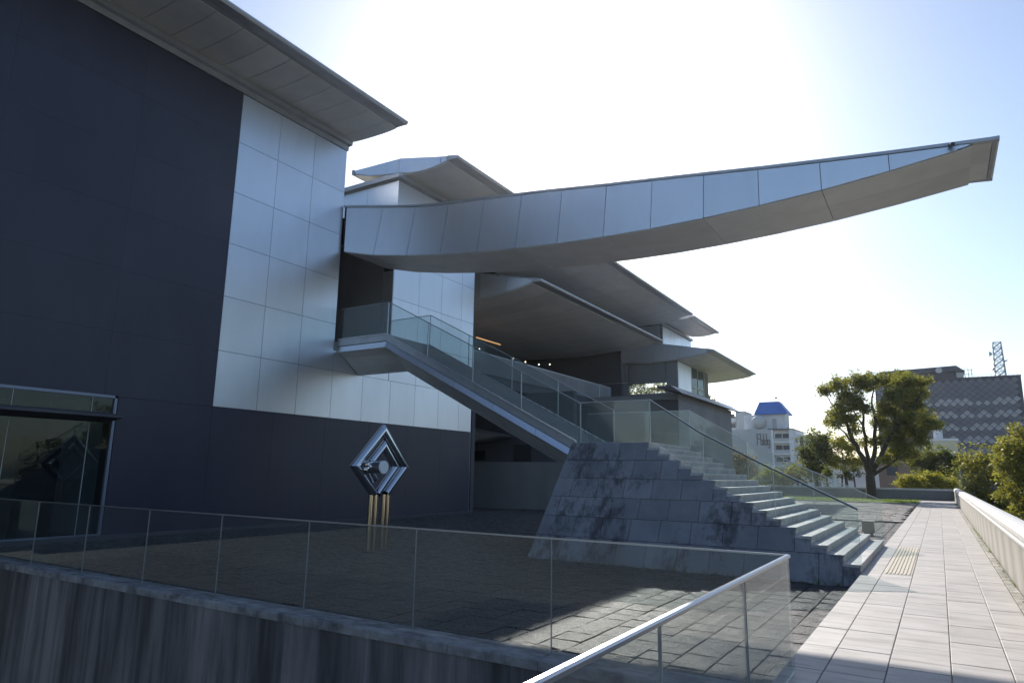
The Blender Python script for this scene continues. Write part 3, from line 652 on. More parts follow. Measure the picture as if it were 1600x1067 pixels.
# near and far cladding, courses three steps high
courses = [(ZT-0.45*(k+1), ZT-0.45*k) for k in range(5)]+[(PZ-0.15, ZT-0.45*5)]
def clad(poly, near):        # poly in (x, z) on the battered face
    q = yn if near else yf; d = 0.058 if near else -0.058
    n = len(poly)
    vs = [(x, q(z), z) for x, z in poly]+[(x, q(z)+d, z) for x, z in poly]
    fs = [tuple(range(n)), tuple(range(n, 2*n))[::-1]]+[(i, (i+1) % n, n+(i+1) % n, n+i) for i in range(n)]
    MB().add(vs, fs).build('cladding_stone', M['stair'], stair)
gp = 0.005
for near in (True, False):
    for ci, (z0, z1) in enumerate(courses):
        itop = int(round(z1/RISE)); xr = xn(itop)            # nosing at this course's top
        ztop = z1-0.054
        x = xr-0.004; off = 0.42 if ci % 2 else 0.72; first = True
        while True:
            wdt = off if first else 0.70; first = False
            xlo = x-wdt; end = xlo < xl((z0+z1)/2)+0.30
            if end: a0, a1 = xl(z0), xl(z1)
            else: a0 = a1 = xlo
            if end: poly = [(a0+gp, z0+gp), (x-gp, z0+gp), (x-gp, z1-gp), (a1+gp, z1-gp)]
            else: poly = [(a0+gp, z0+gp), (x-gp, z0+gp), (x-gp, z1-gp), (a1+gp, z1-gp)]
            if ci == 0 and False: pass
            clad(poly, near)
            x = xlo
            if end: break
        # the two shorter steps of this course
        for k in (1, 2):
            i = itop-k
            if i < 1: continue
            zt = RISE*i
            if z0 >= zt-0.01: continue
            clad([(xn(i+1)+gp-0.004, z0+gp), (xn(i)-0.002, z0+gp), (xn(i)-0.002, zt-0.056), (xn(i+1)+gp-0.004, zt-0.056)], near)
# left end
for z0, z1 in courses:
    n_ = 5
    for k in range(n_):
        def Y(z, t): return yn(z)+(yf(z)-yn(z))*t
        t0, t1 = k/n_+0.002, (k+1)/n_-0.002
        lo = [(xl(z0), Y(z0, t0), z0+gp), (xl(z0)+.055, Y(z0, t0), z0+gp), (xl(z0)+.055, Y(z0, t1), z0+gp), (xl(z0), Y(z0, t1), z0+gp)]
        hi = [(xl(z1), Y(z1, t0), z1-gp), (xl(z1)+.055, Y(z1, t0), z1-gp), (xl(z1)+.055, Y(z1, t1), z1-gp), (xl(z1), Y(z1, t1), z1-gp)]
        MB().hexa(lo, hi).build('end_stone', M['stair'], stair)
# pad that carries the bridge foot behind the stair head
MB().box(-9.9, -6.4, 19.5, 21.9, PZ-0.2, 2.50).build('bridge_pad', M['stair'], stair)

# glass guards of the stair
def guard(name, label, yfun, ysgn, railm):
    t = thing(name, label, 'balustrade', 'glass guards of the stairs')
    pts = [(-1.36, 0.0), (-2.95, 0.80), (-4.55, 1.62), (xn(NS)+0.02, ZT)]
    for k, ((xa, za), (xb, zb)) in enumerate(zip(pts, pts[1:])):
        def pt(x, z, h): return (x, yfun(z)+0.07*ysgn, z+h)
        h0 = 0.02 if k else 0.16
        a, c, d, e = pt(xa-.006, za, 0.10 if k == 0 else 0.10), pt(xb+.006, zb, 0.10), pt(xb+.006, zb, 1.05+.06*(2-k)/2), pt(xa-.006, za, 1.17 if k == 0 else 1.05+.06*(3-k)/2)
        q = [a, c, d, e]; MB().hexa(q, [(p[0], p[1]+0.014, p[2]) for p in q]).build('glass_panel', M['glass_stair'], t)
        MB().tube([(d[0], d[1]+.007, d[2]+.008), (e[0], e[1]+.007, e[2]+.008)], 0.012, 6).build('edge_rail', M['edge'], t)
        if railm: MB().tube([(d[0], d[1]-.02, d[2]-.012), (e[0], e[1]-.02, e[2]-.012)], 0.011, 8).build('handrail', M['raildark'], t)
        if k: MB().box(xa-.004, xa+.004, yfun(za)+0.07*ysgn-.003, yfun(za)+0.07*ysgn+.017, za+.1, za+1.10).build('joint', M['edge'], t)
    y = yfun(ZT)+0.07*ysgn; xe = -9.25 if ysgn < 0 else -8.0
    MB().box(xe, xn(NS)+0.008, y, y+.014, ZT+.004, ZT+1.05).build('glass_panel', M['glass_stair'], t)
    MB().box(xe, xn(NS)+0.03, y-.003, y+.017, ZT+1.052, ZT+1.07).build('edge_rail', M['rail'], t)
    for px in (xn(NS)+0.02, ): MB().tube([(px, y+.007, ZT), (px, y+.007, ZT+1.06)], 0.016, 8).build('post', M['rail'], t)
    return t
guard('glass_balustrade', 'dusty glass guard with dark handrail on the near edge of the stone stairs', yn, 1, True)
guard('glass_balustrade', 'clear glass guard without handrail on the far edge of the stone stairs', yf, -1, False)

# ================================================================== FOOTBRIDGE
fb = thing('footbridge', 'sloping metal footbridge with glass sides climbing from stone stairs to museum wall', 'bridge')
BY0, BY1 = 18.80, 21.50; XK, ZK = -17.40, 6.90; XE, ZE = -9.40, 2.75
SL = (ZK-ZE)/(XK-XE)
def bz(x): return ZK if x <= XK else ZK+SL*(x-XK)
bx = [(-19.98, XK), (XK, XE)]
def strip(poly_z, y0, y1, name, m_, xa, xb):       # poly_z: (zlow, zhigh) offsets from the deck line
    z0, z1 = poly_z
    lo = [(xa, y0, bz(xa)+z0), (xb, y0, bz(xb)+z0), (xb, y1, bz(xb)+z0), (xa, y1, bz(xa)+z0)]
    hi = [(xa, y0, bz(xa)+z1), (xb, y0, bz(xb)+z1), (xb, y1, bz(xb)+z1), (xa, y1, bz(xa)+z1)]
    return MB().hexa(lo, hi).build(name, m_, fb)
for xa, xb in ((-19.98, XK), (XK, -14.8), (-14.8, -12.2), (-12.2, XE)):
    e = 0.003
    strip((-0.30, 0.0), BY0, BY0+0.16, 'curb', M['trim'], xa+e, xb-e)
    strip((-0.30, 0.0), BY1-0.16, BY1, 'curb', M['trim'], xa+e, xb-e)
    strip((-0.045, -0.0), BY0-0.03, BY0-0.001, 'curb_lip', M['rail'], xa+e, xb-e)
    strip((-0.42, -0.18), BY0+0.162, BY1-0.162, 'deck', M['darkwall'], xa+e, xb-e)
xsb = [-19.98, XK, -15.75, -14.1, -12.45, -10.8, XE]
for xa, xb in zip(xsb, xsb[1:]):
    e = 0.007
    for sgn, yb in ((1, BY0), (-1, BY1)):
        lo_ = 0.0 if xa < XK-.1 else 0.07
        q = [(xa+e, yb+sgn*0.02, bz(xa)-0.325), (xb-e, yb+sgn*0.02, bz(xb)-0.325), (xb-e, yb-sgn*lo_, bz(xb)-0.54), (xa+e, yb-sgn*lo_, bz(xa)-0.54)]
        p2 = [(v_[0], v_[1]+sgn*0.04, v_[2]+0.01) for v_ in q]
        MB().hexa(q, p2).build('side_panel', M['silver'], fb)
        # keel: three facets down to the bottom
        prof = [(0.10, -0.555), (0.45, -0.72), (0.85, -1.02), (1.22, -1.27)]
        for (ya, za), (yc, zc) in zip(prof, prof[1:]):
            q = [(xa+e, yb+sgn*ya, bz(xa)+za), (xb-e, yb+sgn*ya, bz(xb)+za), (xb-e, yb+sgn*yc, bz(xb)+zc), (xa+e, yb+sgn*yc, bz(xa)+zc)]
            p2 = [(v_[0], v_[1], v_[2]+0.03) for v_ in q]
            MB().hexa(q, p2).build('keel_panel', M['soffit'], fb)
    q = [(xa+e, BY0+1.22, bz(xa)-1.275), (xb-e, BY0+1.22, bz(xb)-1.275), (xb-e, BY1-1.22, bz(xb)-1.275), (xa+e, BY1-1.22, bz(xa)-1.275)]
    MB().hexa(q, [(v_[0], v_[1], v_[2]+0.03) for v_ in q]).build('keel_panel', M['soffit'], fb)
    q = [(xa, BY0+0.2, bz(xa)-0.53), (xb, BY0+0.2, bz(xb)-0.53), (xb, BY1-0.2, bz(xb)-0.53), (xa, BY1-0.2, bz(xa)-0.53)]
    MB().hexa(q, [(v_[0], v_[1], v_[2]+0.08) for v_ in q]).build('core', M['joint'], fb)
NB = 27
for k in range(NB):
    xa = XE+(XK-XE)*k/NB; z = ZE+(ZK-ZE)*(k+1)/NB-0.12
    MB().box(xa-0.32, xa, BY0+0.165, BY1-0.165, z-0.14, z, 0.006).build('step', M['greywall'], fb)
for yb, nm in ((BY0+0.06, 0), (BY1-0.074, 1)):
    xs_ = [-19.97, XK, -15.4, -13.37, -11.4, XE+0.15]
    for xa, xb in zip(xs_, xs_[1:]):
        q = [(xa+.008, yb, bz(xa)-0.02), (xb-.008, yb, bz(xb)-0.02), (xb-.008, yb, bz(xb)+1.22), (xa+.008, yb, bz(xa)+1.22)]
        MB().hexa(q, [(p[0], p[1]+.014, p[2]) for p in q]).build('glass_panel', M['glass_stair'], fb)
        MB().tube([(xa, yb+.007, bz(xa)+1.235), (xb, yb+.007, bz(xb)+1.235)], 0.016, 8).build('handrail', M['rail'], fb)
    for xp in xs_[1:]:
        MB().box(xp-0.014, xp+0.014, yb-0.01, yb+0.024, bz(xp)-0.02, bz(xp)+1.225).build('post', M['rail'], fb)

# ================================================================== SCULPTURE
sc = thing('sculpture', 'polished steel sculpture of nested diamond tubes on four brassy legs before the dark wall', 'sculpture')
SX = -12.19
def sq(c, hw, top_): return None
def arm(pts, r, name, m_): MB().tube(pts, r, 20).build(name, m_, sc, smooth=False)
def mitre(path_, r, name, m_, n=20):
    # planar (YZ) tube with mitred corners
    P2 = [Vector((0, p[0], p[1])) for p in path_]; b = MB(); rings = []
    for i, p in enumerate(P2):
        d0 = (P2[i]-P2[i-1]).normalized() if i > 0 else (P2[1]-P2[0]).normalized()
        d1 = (P2[i+1]-P2[i]).normalized() if i < len(P2)-1 else d0
        if i == 0: d0 = d1
        bis = (d0+d1).normalized(); nrm = Vector((0, -bis.z, bis.y)); k = 1/max(0.3, d0.dot(bis))
        rings.append([Vector((SX, 0, 0))+p+r*(math.cos(2*math.pi*j/n)*k*nrm+math.sin(2*math.pi*j/n)*Vector((1, 0, 0))) for j in range(n)])
    for i in range(len(rings)-1):
        vs = [tuple(v_) for v_ in rings[i]+rings[i+1]]
        fs = [(j, (j+1) % n, n+(j+1) % n, n+j) for j in range(n)]
        o = MB().add(vs, fs).build(name, m_, sc)
        for p in o.data.polygons: p.use_smooth = len(p.vertices) == 4
ro = 0.105
mitre([(13.00, 1.17), (12.30, 1.86), (13.25, 2.80), (14.16, 1.86), (13.47, 1.17)], ro, 'diamond_tube', M['chrome'])
mitre([(13.14, 1.17), (13.80, 1.86), (13.30, 2.40), (12.75, 1.86), (13.02, 1.52)], 0.095, 'inner_tube', M['chrome'])
for y in (12.935, 13.10, 13.40, 13.55):
    MB().tube([(SX, y, PZ-0.05), (SX, y, 1.16)], 0.070, 16).build('leg', M['bronze'], sc, smooth=False)
    for p in sc.children[-1].data.polygons: p.use_smooth = len(p.vertices) == 4
MB().tube([(SX-0.2, 12.70, 1.84), (SX+0.56, 12.70, 1.84)], 0.155, 24).build('cross_tube', M['chrome'], sc)
for p in sc.children[-1].data.polygons: p.use_smooth = len(p.vertices) == 4
MB().tube([(SX+0.562, 12.70, 1.84), (SX+0.60, 12.70, 1.84)], 0.158, 24).build('disc', M['disc'], sc)
MB().box(SX-0.12, SX+0.12, 12.82, 13.66, PZ-0.1, PZ+0.012, 0.004).build('base', M['darkwall'], sc)

# ================================================================== small box beside the stair foot
eq = thing('equipment_box', 'small olive grey cover box on the paving by the foot of stairs', 'box')
MB().hexa([(-2.47, 27.4, -0.12), (-2.08, 27.4, -0.12), (-2.08, 27.7, -0.12), (-2.47, 27.7, -0.12)], [(-2.45, 27.44, 0.24), (-2.10, 27.44, 0.24), (-2.10, 27.66, 0.24), (-2.45, 27.66, 0.24)]).build('body', M['olive'], eq)
MB().box(-2.48, -2.07, 27.4, 27.7, 0.241, 0.275, 0.012).build('lid', M['olive'], eq)
MB().box(-2.42, -2.13, 27.44, 27.66, PZ-.05, -0.121).build('foot', M['raildark'], eq)

# ================================================================== TREES
def leaves(puffs, n, size, key, name, parent, squash=0.9, clump=16):
    pp = np.array(puffs); vol = pp[:, 3]**2.2; vol = vol/vol.sum()
    ncl = max(1, n//clump); k = rng.choice(len(pp), size=ncl, p=vol)
    d = rng.normal(size=(ncl, 3)); d /= np.linalg.norm(d, axis=1)[:, None]
    lobe = 0.80+0.45*np.sin(d[:, 0]*5.1+k*1.7)*np.cos(d[:, 2]*4.3+k)+0.14*rng.normal(size=ncl)
    r = pp[k, 3]*(0.30+0.85*rng.random(ncl)**0.55)*np.clip(lobe, 0.25, 1.5)
    cs = pp[k, :3]+d*r[:, None]*np.array([1, 1, squash])
    idx = np.repeat(np.arange(ncl), clump); nn = len(idx)
    off = rng.normal(size=(nn, 3))*np.array([1, 1, 0.6])*(size*1.5)
    pos = cs[idx]+off
    u = rng.normal(size=(nn, 3)); u[:, 2] *= 0.6; u /= np.linalg.norm(u, axis=1)[:, None]
    t = rng.normal(size=(nn, 3)); v = np.cross(u, t); v /= np.linalg.norm(v, axis=1)[:, None]
    s = size*(0.55+0.8*rng.random(nn))[:, None]
    V = np.stack([pos-u*s, pos+v*s*0.42, pos+u*s, pos-v*s*0.42], 1).reshape(-1, 3)
    me = bpy.data.meshes.new(name); me.vertices.add(nn*4); me.vertices.foreach_set('co', V.ravel().astype(np.float32))
    me.loops.add(nn*4); me.loops.foreach_set('vertex_index', np.arange(nn*4, dtype=np.int32)); me.polygons.add(nn)
    me.polygons.foreach_set('loop_start', np.arange(0, nn*4, 4, dtype=np.int32)); me.polygons.foreach_set('loop_total', np.full(nn, 4, dtype=np.int32))
    me.update(calc_edges=True); me.materials.append(M[key]); return place(me, name, parent)
def limb(b, pts, r0, r1, n=7):
    # wiggled polyline
    out = [Vector(pts[0])]
    for a, c in zip(pts, pts[1:]):
        a, c = Vector(a), Vector(c); l = (c-a).length
        for k in (1, 2, 3): out.append(a.lerp(c, k/3)+(Vector((random.uniform(-1, 1), random.uniform(-1, 1), random.uniform(-.5, .5)))*l*0.05 if k < 3 else Vector()))
    b.tube(out, [r0+(r1-r0)*i/(len(out)-1) for i in range(len(out))], n)
def tree(label, base, puffs, n, size, key, group=None, trunk_r=0.18, name='tree', squash=0.95, fork=0.4, zb=-6.2):
    t = thing(name, label, 'tree' if name != 'shrub' else 'shrub', group)
    b = MB(); bx_, by_, bz_ = base; top = max(p[2] for p in puffs); low = min(p[2]-p[3]*.6 for p in puffs)
    cx = sum(p[0] for p in puffs)/len(puffs); cy = sum(p[1] for p in puffs)/len(puffs)
    fz = low+(top-low)*fork*0.5; fk = (bx_*.6+cx*.4, by_*.6+cy*.4, fz)
    limb(b, [(bx_, by_, bz_), fk], trunk_r, trunk_r*.75, 9)
    for p in puffs:
        midp = ((fk[0]*.6+p[0]*.4)+random.uniform(-.2, .2), (fk[1]*.6+p[1]*.4), fk[2]*.45+p[2]*.55-p[3]*.2)
        limb(b, [fk, midp, (p[0], p[1], p[2])], trunk_r*.42, trunk_r*.08, 6)
        for q in range(4):
            e = (p[0]+random.uniform(-1, 1)*p[3]*.8, p[1]+random.uniform(-1, 1)*p[3]*.8, p[2]+random.uniform(-.2, .7)*p[3])
            limb(b, [(p[0], p[1], p[2]-p[3]*.3), e], trunk_r*.12, trunk_r*.03, 4)
    b.build('trunk', M['bark'], t)
    leaves(puffs, n, size, key, 'crown', t, squash); return t
# the big tree on the lawn
BIG = [(-6.98, 10.05, 0.92), (-7.97, 9.3, 0.63), (-6.34, 8.88, 0.81), (-5.1, 9.83, 1.09), (-4.08, 10.23, 0.78), (-2.62, 10.25, 0.85), (-1.71, 9.64, 0.93), (-0.83, 9.05, 0.82), (-0.54, 9.69, 0.55), (-2.51, 8.59, 1.03), (-1.39, 7.89, 0.92), (-3.32, 7.53, 0.95), (-1.96, 6.67, 1.11), (-0.58, 6.63, 0.81), (0.06, 6.19, 0.54), (-1.36, 5.59, 0.91), (-2.78, 5.34, 1.03), (-3.89, 6.45, 0.77), (-0.97, 4.79, 0.63), (-2.41, 4.11, 0.93), (-3.39, 3.63, 0.75), (-1.75, 3.74, 0.64), (-5.48, 8.16, 0.79), (-6.63, 7.65, 0.81), (-7.43, 7.22, 0.62), (-7.13, 6.42, 0.61), (-6.08, 6.79, 0.7), (-4.92, 7.58, 0.59), (-7.94, 6.67, 0.41), (-5.9, 5.84, 0.5), (-5.23, 4.83, 0.49), (-4.01, 4.82, 0.48)]
big = thing('tree', 'large spreading green tree with forked dark trunk standing on the lawn', 'tree')
pf = []
for i, (x, z, r) in enumerate(BIG):
    pf.append((x, 66+random.uniform(-2.0, 1.6), z, r*1.05))
    for j_ in range(2): pf.append((x+random.uniform(-.55, .55), 66+random.uniform(-2.2, 2.2), z+random.uniform(-.5, .3), r*random.uniform(.35, .65)))
b = MB(); T0 = 66
def q(x, z, dy=0): return (x, T0+dy, z)
limb(b, [q(-5.03, -0.1), q(-5.0, 0.8), q(-4.95, 2.3)], 0.42, 0.36, 12)
limb(b, [q(-4.98, 1.9), q(-5.47, 3.63, -.3), q(-5.98, 4.84, -.5), q(-6.49, 6.8, -.6), q(-6.86, 8.79, -.4), q(-7.14, 9.95)], 0.25, 0.04, 9)
limb(b, [q(-4.98, 2.1), q(-5.18, 4.29, .5), q(-5.16, 7.04, .8), q(-5.15, 9.27, .6)], 0.22, 0.04, 9)
limb(b, [q(-4.95, 2.2), q(-4.39, 4.28, -.4), q(-4.13, 6.46, -.5), q(-4.39, 8.12, 0), q(-4.11, 9.78, .3)], 0.22, 0.04, 9)
limb(b, [q(-4.9, 2.2), q(-3.95, 3.74, -.5), q(-2.73, 5.88, -.8), q(-1.43, 7.46, -.6), q(-0.61, 8.93)], 0.22, 0.04, 9)
limb(b, [q(-4.8, 2.0), q(-2.93, 3.3, -1), q(-1.72, 4.0, -1.2)], 0.16, 0.04, 8)
limb(b, [q(-2.73, 5.88, -.8), q(-2.56, 8.04, .2), q(-2.18, 9.67, .5)], 0.15, 0.04, 7)
limb(b, [q(-5.6, 4.2, -.4), q(-6.6, 5.6, -.8), q(-7.6, 6.6, -.6)], 0.12, 0.03, 6)
limb(b, [q(-6.4, 6.4, -.6), q(-7.2, 7.6, -.2), q(-7.9, 9.0)], 0.10, 0.03, 6)
limb(b, [q(-5.16, 6.0, .7), q(-5.9, 7.6, .8), q(-6.3, 8.8, .6)], 0.10, 0.03, 6)
for p in pf:
    for k in range(6):
        a = Vector((p[0], p[1], p[2]-p[3]*.4)); e = a+Vector((random.uniform(-1, 1)*p[3], random.uniform(-1, 1)*p[3], random.uniform(.1, 1.2)*p[3]))
        limb(b, [a, e], 0.035, 0.01, 4)
b.build('trunk', M['bark'], big)
leaves([p for p in pf if p[0] < -4.6], 15000, 0.115, 'leaf_big', 'crown', big, 0.85, clump=8)
leaves([p for p in pf if p[0] >= -4.6], 34000, 0.115, 'leaf_big', 'crown', big, 0.85, clump=9)
def pl(Y, l, dy): return [(x, Y+random.uniform(-dy, dy), z, r) for x, z, r in l]
G1 = 'trees beyond the garden wall'
tree('dark green bushy tree just left of the big lawn tree', (-11.3, 80, -6), pl(80, [(-10.66, 5.54, 1.51), (-11.91, 4.04, 1.28), (-11.62, 2.47, 1.14), (-10.12, 4.03, 1.25), (-10.6, 2.2, 1.2)], 1), 9000, 0.14, 'leaf_dark', G1)
tree('yellow green tree directly behind left limbs of the lawn tree', (-8.4, 78, -6), pl(78, [(-8.44, 5.29, 1.0), (-7.41, 4.76, 0.85), (-9.17, 3.58, 0.86), (-7.62, 3.46, 0.86), (-6.63, 3.33, 0.7)], .8), 5200, 0.13, 'leaf_yellow', G1)
for k, (X, lab) in enumerate(((-9.3, 'slim bare trunked sapling left of the lawn tree, leftmost of the three'), (-7.9, 'slim bare trunked sapling between its two lookalikes left of lawn tree'), (-6.9, 'slim bare trunked sapling left of the lawn tree, nearest to it'))):
    tree(lab, (X, 73, -6), pl(73, [(X, 2.6, .45), (X+.3, 2.1, .4), (X-.3, 1.9, .35)], .3), 500, 0.11, 'leaf_dark', 'saplings behind the garden wall', trunk_r=0.09)
tree('bright yellow green rounded shrub behind the garden wall at path end', (-1.2, 74, -6), pl(74, [(-2.92, 1.35, 0.75), (-1.77, 1.45, 0.9), (-0.59, 1.65, 0.9), (0.38, 1.45, 0.8), (1.09, 1.2, 0.65), (-2.3, .7, .8), (-1.2, .7, .9), (0, .7, .9), (.8, .6, .8), (-1.2, 2.0, .5), (-2.4, 1.75, .5), (-.1, 2.05, .5)], .5), 16000, 0.09, 'leaf_yellow', None, name='shrub')
tree('dull green tree behind the bright shrub below the dark office block', (-0.4, 88, -6), pl(88, [(-2.07, 3.84, 1.09), (-0.54, 4.05, 1.07), (0.67, 4.26, 0.94), (1.48, 3.58, 0.92), (-0.96, 2.67, 1.19), (0.79, 2.35, 1.16)], 1), 8000, 0.15, 'leaf_dark', G1)
G2 = 'trees beyond the stone parapet'
tree('grey green tree beyond far part of the stone parapet', (2.2, 52, -6.2), pl(52, [(1.7, 2.7, 0.85), (2.43, 3.1, 0.95), (2.0, 1.9, 1.1), (3.2, 2.0, 1.1), (2.1, 0.6, 1.1), (3.1, 0.4, 1.2), (4.2, 3.3, 1.2), (4.8, 1.5, 1.4), (2.5, -1, 1.3), (4.0, -1.5, 1.5)], .8), 15000, 0.105, 'leaf_grey', G2)
tree('broad sunlit tree at right picture edge beyond stone parapet', (4.6, 38, -6.2), pl(38, [(3.3, 3.75, 0.62), (2.75, 3.3, 0.55), (3.5, 3.0, 0.8), (2.8, 2.6, 0.7), (3.3, 1.9, 0.85), (2.75, 1.4, 0.8), (3.3, 0.7, 0.9), (2.45, 2.35, 0.5), (4.4, 4.0, 1.0), (4.9, 2.6, 1.2), (4.6, 1.0, 1.2), (6.0, 3.6, 1.3), (2.8, -.4, 1.0), (4.2, -.9, 1.3)], .8), 22000, 0.085, 'leaf_grey', G2)
tree('low dark green tree tucked behind parapet below the sunlit tree', (3.0, 27, -6.2), pl(27, [(2.6, -.4, .8), (3.2, .1, .9), (3.9, .5, 1.1), (3.3, -1.2, 1.1), (2.5, -1.4, .8), (4.6, -.4, 1.2)], .8), 9000, 0.08, 'leaf_dark', G2)
tree('orange tinged green tree behind the stair glass next to the annex', (-18.0, 76, -6), pl(76, [(-18.42, 3.5, 1.1), (-17.58, 2.9, 1.06), (-18.63, 2.15, 1.08), (-16.95, 2.17, 0.79)], .8), 5200, 0.13, 'leaf_orange', G1)
tree('low pale green tree seen through stair glass under the white apartment block', (-15.4, 82, -6), pl(82, [(-16.54, 1.9, 1.2), (-15.18, 1.5, 0.95), (-17.63, 1.34, 0.84)], .8), 4200, 0.13, 'leaf_yellow', G1)
tree('green tree between apartment block and dark bushy tree', (-13.5, 84, -6), pl(84, [(-14.15, 1.9, 1.15), (-13.1, 2.6, 1.15), (-14.9, 1.4, .8)], .8), 3800, 0.13, 'leaf_grey', G1)
tree('orange autumn tree tip showing above the annex eave', (-19.7, 70, -6), pl(70, [(-19.72, 9.6, 0.6), (-20.3, 9.3, 0.6), (-19.2, 9.2, 0.45), (-20, 8.2, .8)], .3), 1500, 0.12, 'leaf_orange', G1)
tree('green tree showing through the far wing windows behind the building', (-27, 74, -6), pl(74, [(-28.5, 11.3, 1.6), (-26.6, 11.6, 1.4), (-30.4, 11.0, 1.5), (-29.4, 12.4, 1.2), (-27.4, 10.2, 1.5), (-25.4, 11.2, 1.2), (-31, 12.2, 1.2)], .8), 5500, 0.13, 'leaf_grey', G1)
# trees behind the camera that the panes and steel mirror
for k, (X, Y) in enumerate(((11, 24), (12, 8), (8, -4))):
    tree(('tall leafy tree off to the right beyond the parapet, farthest', 'tall leafy tree off to the right beyond the parapet, middle', 'tall leafy tree off to the right beyond the parapet, nearest')[k], (X, Y, -6.2),
         pl(Y, [(X+random.uniform(-2, 2), random.uniform(-1, 4.6), random.uniform(1.2, 2)) for j in range(10)], 2.5), 6000, 0.16, 'leaf_dark', 'trees out of frame to the right')

# ================================================================== CITY
# white apartment block with the blue roofed tower
ap = thing('apartment_building', 'white apartment block with blue roofed rooftop tower and grey sign wall', 'building')
AY = 170
MB().box(-60, -33.1, AY, AY+16, -6.2, 12.9).build('wall', M['palegrey'], ap)
MB().box(-33.1, -28.2, AY+1.3, AY+16, -6.2, 12.75).box(-33.09, -32.6, AY, AY+1.3, -6.2, 12.75).box(-29.1, -28.2, AY, AY+1.3, -6.2, 12.75).build('wall', M['white'], ap)
MB().box(-28.19, -20.5, AY+1.3, AY+26, -6.2, 6.6).box(-28.19, -23.6, AY+4, AY+26, 6.6, 11.6).build('wall', M['white'], ap)
fl = 2.75
for k in range(6):
    z = 12.7-fl*(k+1)
    MB().box(-32.6, -29.1, AY, AY+1.28, z-0.35, z).build('balcony_slab', M['white'], ap)
    MB().box(-32.59, -29.11, AY+0.02, AY+0.08, z+0.002, z+0.8).build('balcony_rail', M['palegrey'], ap)
    for x0 in (-32.4, -30.75):
        wn = MB().box(x0, x0+1.5, AY+1.24, AY+1.298, z+0.1, z+1.9).build('window', M['shade'], ap)
    if k > 1:
        MB().box(-27.9, -22.5, AY, AY+1.28, z-0.35, z).build('balcony_slab', M['white'], ap)
        MB().box(-27.9, -22.5, AY+0.02, AY+0.08, z+0.002, z+0.8).build('balcony_rail', M['palegrey'], ap)
        for x0 in (-27.3, -24.4): MB().box(x0, x0+1.4, AY+1.24, AY+1.298, z+0.1, z+1.9).build('window', M['shade'], ap)
for x0 in (-27.4, -26.1, -24.6): 
    MB().box(x0, x0+0.8, AY+3.94, AY+3.998, 8.8, 11.2).build('window', M['shade'], ap)
    MB().box(x0+.1, x0+0.7, AY+3.94, AY+3.998, 6.9, 7.7).build('window', M['shade'], ap)
MB().box(-33.7, -28.0, AY-.1, AY+16, 12.76, 12.95).build('parapet', M['shade'], ap)
MB().box(-39.8, -30.6, AY+3, AY+10, 12.96, 16.6).build('penthouse', M['white'], ap)
MB().box(-33.2, -32.2, AY+2.94, AY+2.998, 13.0, 15.6).build('door', M['palegrey'], ap)
rf = MB().add([(-37.2, AY+1.8, 16.62), (-29.3, AY+1.8, 16.62), (-29.3, AY+9, 16.62), (-37.2, AY+9, 16.62), (-36.1, AY+3.6, 19.8), (-31.5, AY+3.6, 19.8), (-31.5, AY+7, 19.8), (-36.1, AY+7, 19.8)],
              [(3,2,1,0),(4,5,6,7),(0,1,5,4),(1,2,6,5),(2,3,7,6),(3,0,4,7)]).build('roof', M['bluet'], ap)
MB().tube([(-32.4, AY+5, 19.8), (-32.4, AY+5, 20.8)], 0.05, 6).tube([(-32.4, AY+5, 20.55), (-32.4, AY+5, 20.7), (-32.4, AY+5, 20.95), (-32.4, AY+5, 21.1)], [0.1, .3, .3, .1], 8).build('finial', M['shade'], rf)
MB().box(-29.9, -29.3, AY+2.2, AY+2.8, 12.96, 16.6).box(-30.6, -29.3, AY+2.2, AY+8, 12.97, 13.2).build('pillar', M['white'], ap)
rr = [0.35, 1.2, 1.65, 1.8, 1.65, 1.2, 0.35]; zz = [13.0, 13.5, 14.1, 14.75, 15.4, 15.95, 16.35]
MB().tube([(-36.0, AY+1.5, z) for z in zz], rr, 14).build('water_tank', M['palegrey'], ap, smooth=True)
# sign lettering "Fbldg" as thin strokes
def stroke(b, pts, t=0.15):
    pts = [(lx+(p-lx)*ls, lz+(q_-lz)*ls*1.15) for p, q_ in pts]
    for (x0, z0), (x1, z1) in zip(pts, pts[1:]):
        b.box(min(x0, x1)-t/2, max(x0, x1)+t/2, AY-0.12, AY-0.004, min(z0, z1)-t/2, max(z0, z1)+t/2)
lx, lz, ls = -36.3, 9.2, 0.48
def letter(poly_list):
    b = MB()
    for pts in poly_list: stroke(b, pts)
    b.build('letter', M['shade'], ap)
letter([[(lx, lz), (lx, lz+4.6), (lx+1.5, lz+4.6)], [(lx, lz+2.6), (lx+1.3, lz+2.6)]])
letter([[(lx+1.7, lz+4.6), (lx+1.7, lz), (lx+2.6, lz), (lx+2.6, lz+2.0), (lx+1.7, lz+2.0)]])
letter([[(lx+3.1, lz+4.6), (lx+3.1, lz)]])
letter([[(lx+4.5, lz+4.6), (lx+4.5, lz), (lx+3.6, lz), (lx+3.6, lz+2.0), (lx+4.5, lz+2.0)]])
letter([[(lx+5.9, lz-1.2), (lx+5.9, lz+2.0), (lx+5.0, lz+2.0), (lx+5.0, lz), (lx+5.9, lz)], [(lx+5.9, lz-1.2), (lx+5.0, lz-1.2)]])
